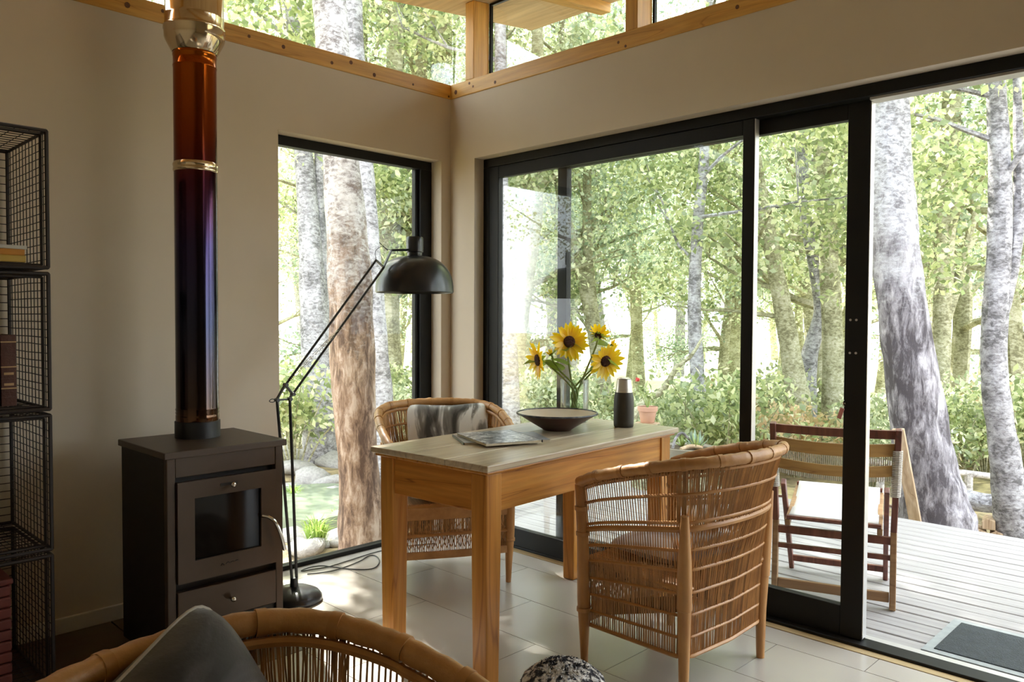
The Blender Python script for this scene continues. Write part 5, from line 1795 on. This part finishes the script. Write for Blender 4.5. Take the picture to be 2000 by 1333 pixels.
stump('stump on the deck carrying the succulent bowl', 2.0, -.30, DZ + .001, .175, .13, 5)
pb = thing('planter_bowl', 'wide grey stoneware bowl planted with succulents, outside behind the armchair', 'planter', (2.0, -.30, .1805))
MB().lathe([(0, 0), (.09, 0), (.10, .01), (.15, .055), (.185, .11), (.192, .125), (.186, .127), (.175, .112), (0, .10)], 36).build('bowl', M['stoneware'], pb, smooth=True)
MB().lathe([(0, .118), (.17, .112), (.17, .10), (0, .10)], 24).build('soil', M['soil'], pb)
rg = random.Random(12)
def blade_mesh(L_, w, mat, name):
    mb = MB()
    for k in range(5):
        s_ = k / 4
        ww = w * (1 - s_) ** .7
        mb.v.extend([(-ww / 2, s_ * L_, .25 * L_ * s_ * s_), (0, s_ * L_, .25 * L_ * s_ * s_ - .15 * ww), (ww / 2, s_ * L_, .25 * L_ * s_ * s_)])
    for k in range(4):
        for j in range(2):
            mb.f.append((k * 3 + j, k * 3 + j + 1, (k + 1) * 3 + j + 1, (k + 1) * 3 + j))
    me = mb.mesh(name, True)
    me.materials.append(mat)
    return me
M['succulent'] = principled('succulent_leaf', (0.30, 0.42, 0.36), (0.40, 0.50, 0.40), scale=6, rough=.5)
M['succulent_green'] = principled('succulent_green', (0.34, 0.42, 0.14), (0.26, 0.36, 0.12), scale=6, rough=.5)
BL = {0: blade_mesh(.12, .022, M['succulent'], 'succulent_blade'), 1: blade_mesh(.10, .018, M['succulent_green'], 'succulent_blade')}
for (sx_, sy_, ki, nb_) in ((.06, -.05, 0, 20), (.10, .02, 0, 16), (.0, -.07, 1, 16), (.02, .06, 1, 14)):
    for k in range(nb_):
        o = obj_from_mesh('succulent_blade', BL[ki], pb)
        o.matrix_local = Matrix.Translation((sx_, sy_, .115)) @ Matrix.Rotation(2 * PI * k / nb_ * 2.6, 4, 'Z') @ Matrix.Rotation(.25 + 1.0 * k / nb_, 4, 'X') @ Matrix.Scale(rg.uniform(.8, 1.2), 4)
MB().tube(catmull([(-.12, .05, .12), (-.10, .04, .19), (-.05, .02, .225), (.01, .0, .18), (.05, -.03, .13)], 6), [.010] * 25, 7).build('driftwood', M['bark_grey'], pb, smooth=True)
MB().tube(catmull([(-.14, -.03, .125), (-.06, -.06, .14), (.0, -.12, .13)], 6), .014, 7).build('driftwood', M['split'], pb, smooth=True)

# gnarled branch, log, firewood and rail beyond the deck
tag(MB().tube(catmull([at(1236, 815, 7.2), at(1262, 782, 7.2), at(1290, 766, 7.15), at(1308, 742, 7.1), at(1322, 718, 7.1), at(1350, 695, 7.1), at(1372, 660, 7.2)], 6), [.04 - .0008 * k for k in range(37)], 8, jitter=lambda i, j: .12 * math.sin(i * 1.7 + j)).build('gnarled_branch', M['bark_olive'], smooth=True), 'gnarled bare branch rising behind the terracotta pot', 'branch')
def lay(px, py, z):
    d = _f + CR * ((px - 1000) / FPX) - CU * ((py - 666.5) / FPX)
    return CAM + d * ((z - CAM.z) / d.z)
a, b_ = lay(1868, 978, -.20), lay(1958, 986, -.20)
tag(MB().tube([a, a.lerp(b_, .3) + Vector((0, 0, .01)), a.lerp(b_, .65), b_], [.075, .08, .075, .07], 12, jitter=lambda i, j: .05 * math.sin(3 * j + i)).build('log', M['bark_grey'], smooth=True), 'grey weathered log lying between the two near right trunks', 'log')
rg = random.Random(31)
base_ = lay(1914, 1036, gz(3.2, -1.8))
vd = Vector((base_.x - CAM.x, base_.y - CAM.y, 0)).normalized()
rt = Vector((vd.y, -vd.x, 0))
gzz = gz(base_.x, base_.y)
for k, (u_, v_, rot_) in enumerate(((-.105, .042, 0), (.0, .042, .1), (.105, .042, -.1), (-.055, .126, .1), (.055, .126, -.1))):
    poly = [(-.040, -.038), (.043, -.038), (.040, .025), (-.01, .040), (-.043, .018)]
    o = MB().prism(poly, -.09, .09, 'Y').build('firewood', M['split'], bevel=.004)
    o.location = base_ + rt * u_ + Vector((0, 0, gzz + v_ - base_.z))
    o.rotation_euler = (0, 0, math.atan2(vd.y, vd.x) - PI / 2 + rot_ * .25)
    tag(o, 'split piece of firewood in the small heap between the right trunks', 'firewood', 'heap of firewood')
rl0, rl1 = at(1700, 902, 6.9), at(2100, 951, 6.9)
rail = thing('garden_rail', 'pale horizontal pole rail behind the two near right trunks', 'rail', (rl0.x, rl0.y, gz(rl0.x, rl0.y)))
MB().tube([rl0 - rail.location, rl1 - rail.location], .028, 10).build('pole', M['bark_pale'], rail, smooth=True)
for tt in (.05, .48, .93):
    q = rl0.lerp(rl1, tt)
    MB().tube([Vector((q.x, q.y, gz(q.x, q.y) - .05)) - rail.location, Vector((q.x, q.y, q.z + .01)) - rail.location], .035, 8).build('post', M['bark_pale'], rail, smooth=True)

# stones, pond and grass outside the corner window
M['pond'] = principled('pond_water', (0.20, 0.24, 0.17), (0.26, 0.30, 0.22), scale=2, rough=.06, bump=.1, bscale=8)
pc = lay(590, 985, GZ + .01)
mb = MB()
nn = 40
mb.v = [(pc.x + (.55 + .12 * math.sin(3 * k * 2 * PI / nn)) * math.cos(2 * PI * k / nn), pc.y + (.70 + .08 * math.cos(2 * k * 2 * PI / nn)) * math.sin(2 * PI * k / nn), GZ + .035) for k in range(nn)]
mb.v += [(x, y, z - .25) for x, y, z in mb.v]
mb.f = [tuple(range(nn))] + [(k, nn + k, nn + (k + 1) % nn, (k + 1) % nn) for k in range(nn)]
tag(mb.build('garden_pond', M['pond']), 'small still pond among stones outside the corner window', 'pond')
def stone_mesh(seed):
    rg = random.Random(seed)
    bm = bmesh.new()
    bmesh.ops.create_icosphere(bm, subdivisions=2, radius=1.0)
    ph = [rg.uniform(0, 6) for _ in range(6)]
    for v in bm.verts:
        c_ = v.co
        k_ = 1 + .18 * math.sin(2.3 * c_.x + ph[0]) + .16 * math.sin(2.9 * c_.y + ph[1]) + .14 * math.sin(3.1 * c_.z + ph[2]) + rg.uniform(-.05, .05)
        v.co = c_ * k_
    me = bpy.data.meshes.new('stone')
    bm.to_mesh(me)
    bm.free()
    me.polygons.foreach_set('use_smooth', [True] * len(me.polygons))
    me.materials.append(M['stone'])
    return me
SMs = [stone_mesh(k) for k in range(5)]
rg = random.Random(41)
stones = [(575, 1040, .16), (600, 1075, .12), (640, 1005, .15), (655, 960, .18), (640, 935, .16), (610, 930, .2), (580, 915, .22), (655, 1030, .10), (630, 1060, .07), (560, 1000, .16), (660, 985, .12), (600, 950, .12), (575, 945, .14), (650, 905, .22), (680, 890, .2), (560, 890, .25), (600, 880, .2), (640, 880, .2), (590, 1058, .08), (660, 1060, .06), (760, 960, .14), (790, 930, .16), (810, 960, .14), (770, 920, .2)]
for px_, py_, s_ in stones:
    p_ = lay(px_, py_, GZ)
    o = obj_from_mesh('stone', SMs[rg.randrange(5)], None, (p_.x, p_.y, gz(p_.x, p_.y) + s_ * .12), (rg.uniform(-.2, .2), rg.uniform(-.2, .2), rg.uniform(0, 6.28)))
    o.scale = (s_ * rg.uniform(.8, 1.2), s_ * rg.uniform(.7, 1.0), s_ * rg.uniform(.4, .6))
    tag(o, 'grey garden stone by the pond outside the corner window', 'stone', 'stones round the pond')
def tuft(label, px_, py_, r, h, n_, seed):
    rg = random.Random(seed)
    p_ = lay(px_, py_, GZ)
    t = thing('grass_tuft', label, 'grass', (p_.x, p_.y, gz(p_.x, p_.y)))
    mb = MB()
    for k in range(n_):
        a = rg.uniform(0, 6.28)
        rr = r * rg.uniform(.3, 1)
        hh = h * rg.uniform(.6, 1.1)
        b0 = Vector((rr * .2 * math.cos(a), rr * .2 * math.sin(a), -.05))
        m_ = Vector((rr * .6 * math.cos(a), rr * .6 * math.sin(a), hh * .75))
        e_ = Vector((rr * 1.1 * math.cos(a), rr * 1.1 * math.sin(a), hh * rg.uniform(.7, 1)))
        s_ = Vector((-math.sin(a), math.cos(a), 0)) * .005
        o_ = len(mb.v)
        mb.v += [b0 - s_, b0 + s_, m_ + s_ * .8, m_ - s_ * .8, e_]
        mb.f += [(o_, o_ + 1, o_ + 2, o_ + 3), (o_ + 3, o_ + 2, o_ + 4)]
    mb.build('blades', M['leaf_tuft'], t, kind='stuff', fix=False)
M['leaf_tuft'] = leaf_mat('grass_blade', [(0, (0.20, 0.34, 0.07)), (1, (0.46, 0.58, 0.18))], .5)
tuft('bright green grass tuft by the foot of the corner window', 618, 1062, .17, .20, 160, 1)
tuft('small grass tuft at the far edge of the pond', 572, 968, .14, .14, 90, 2)
tuft('grass tuft beside the thick brown trunk', 655, 1010, .12, .14, 90, 3)
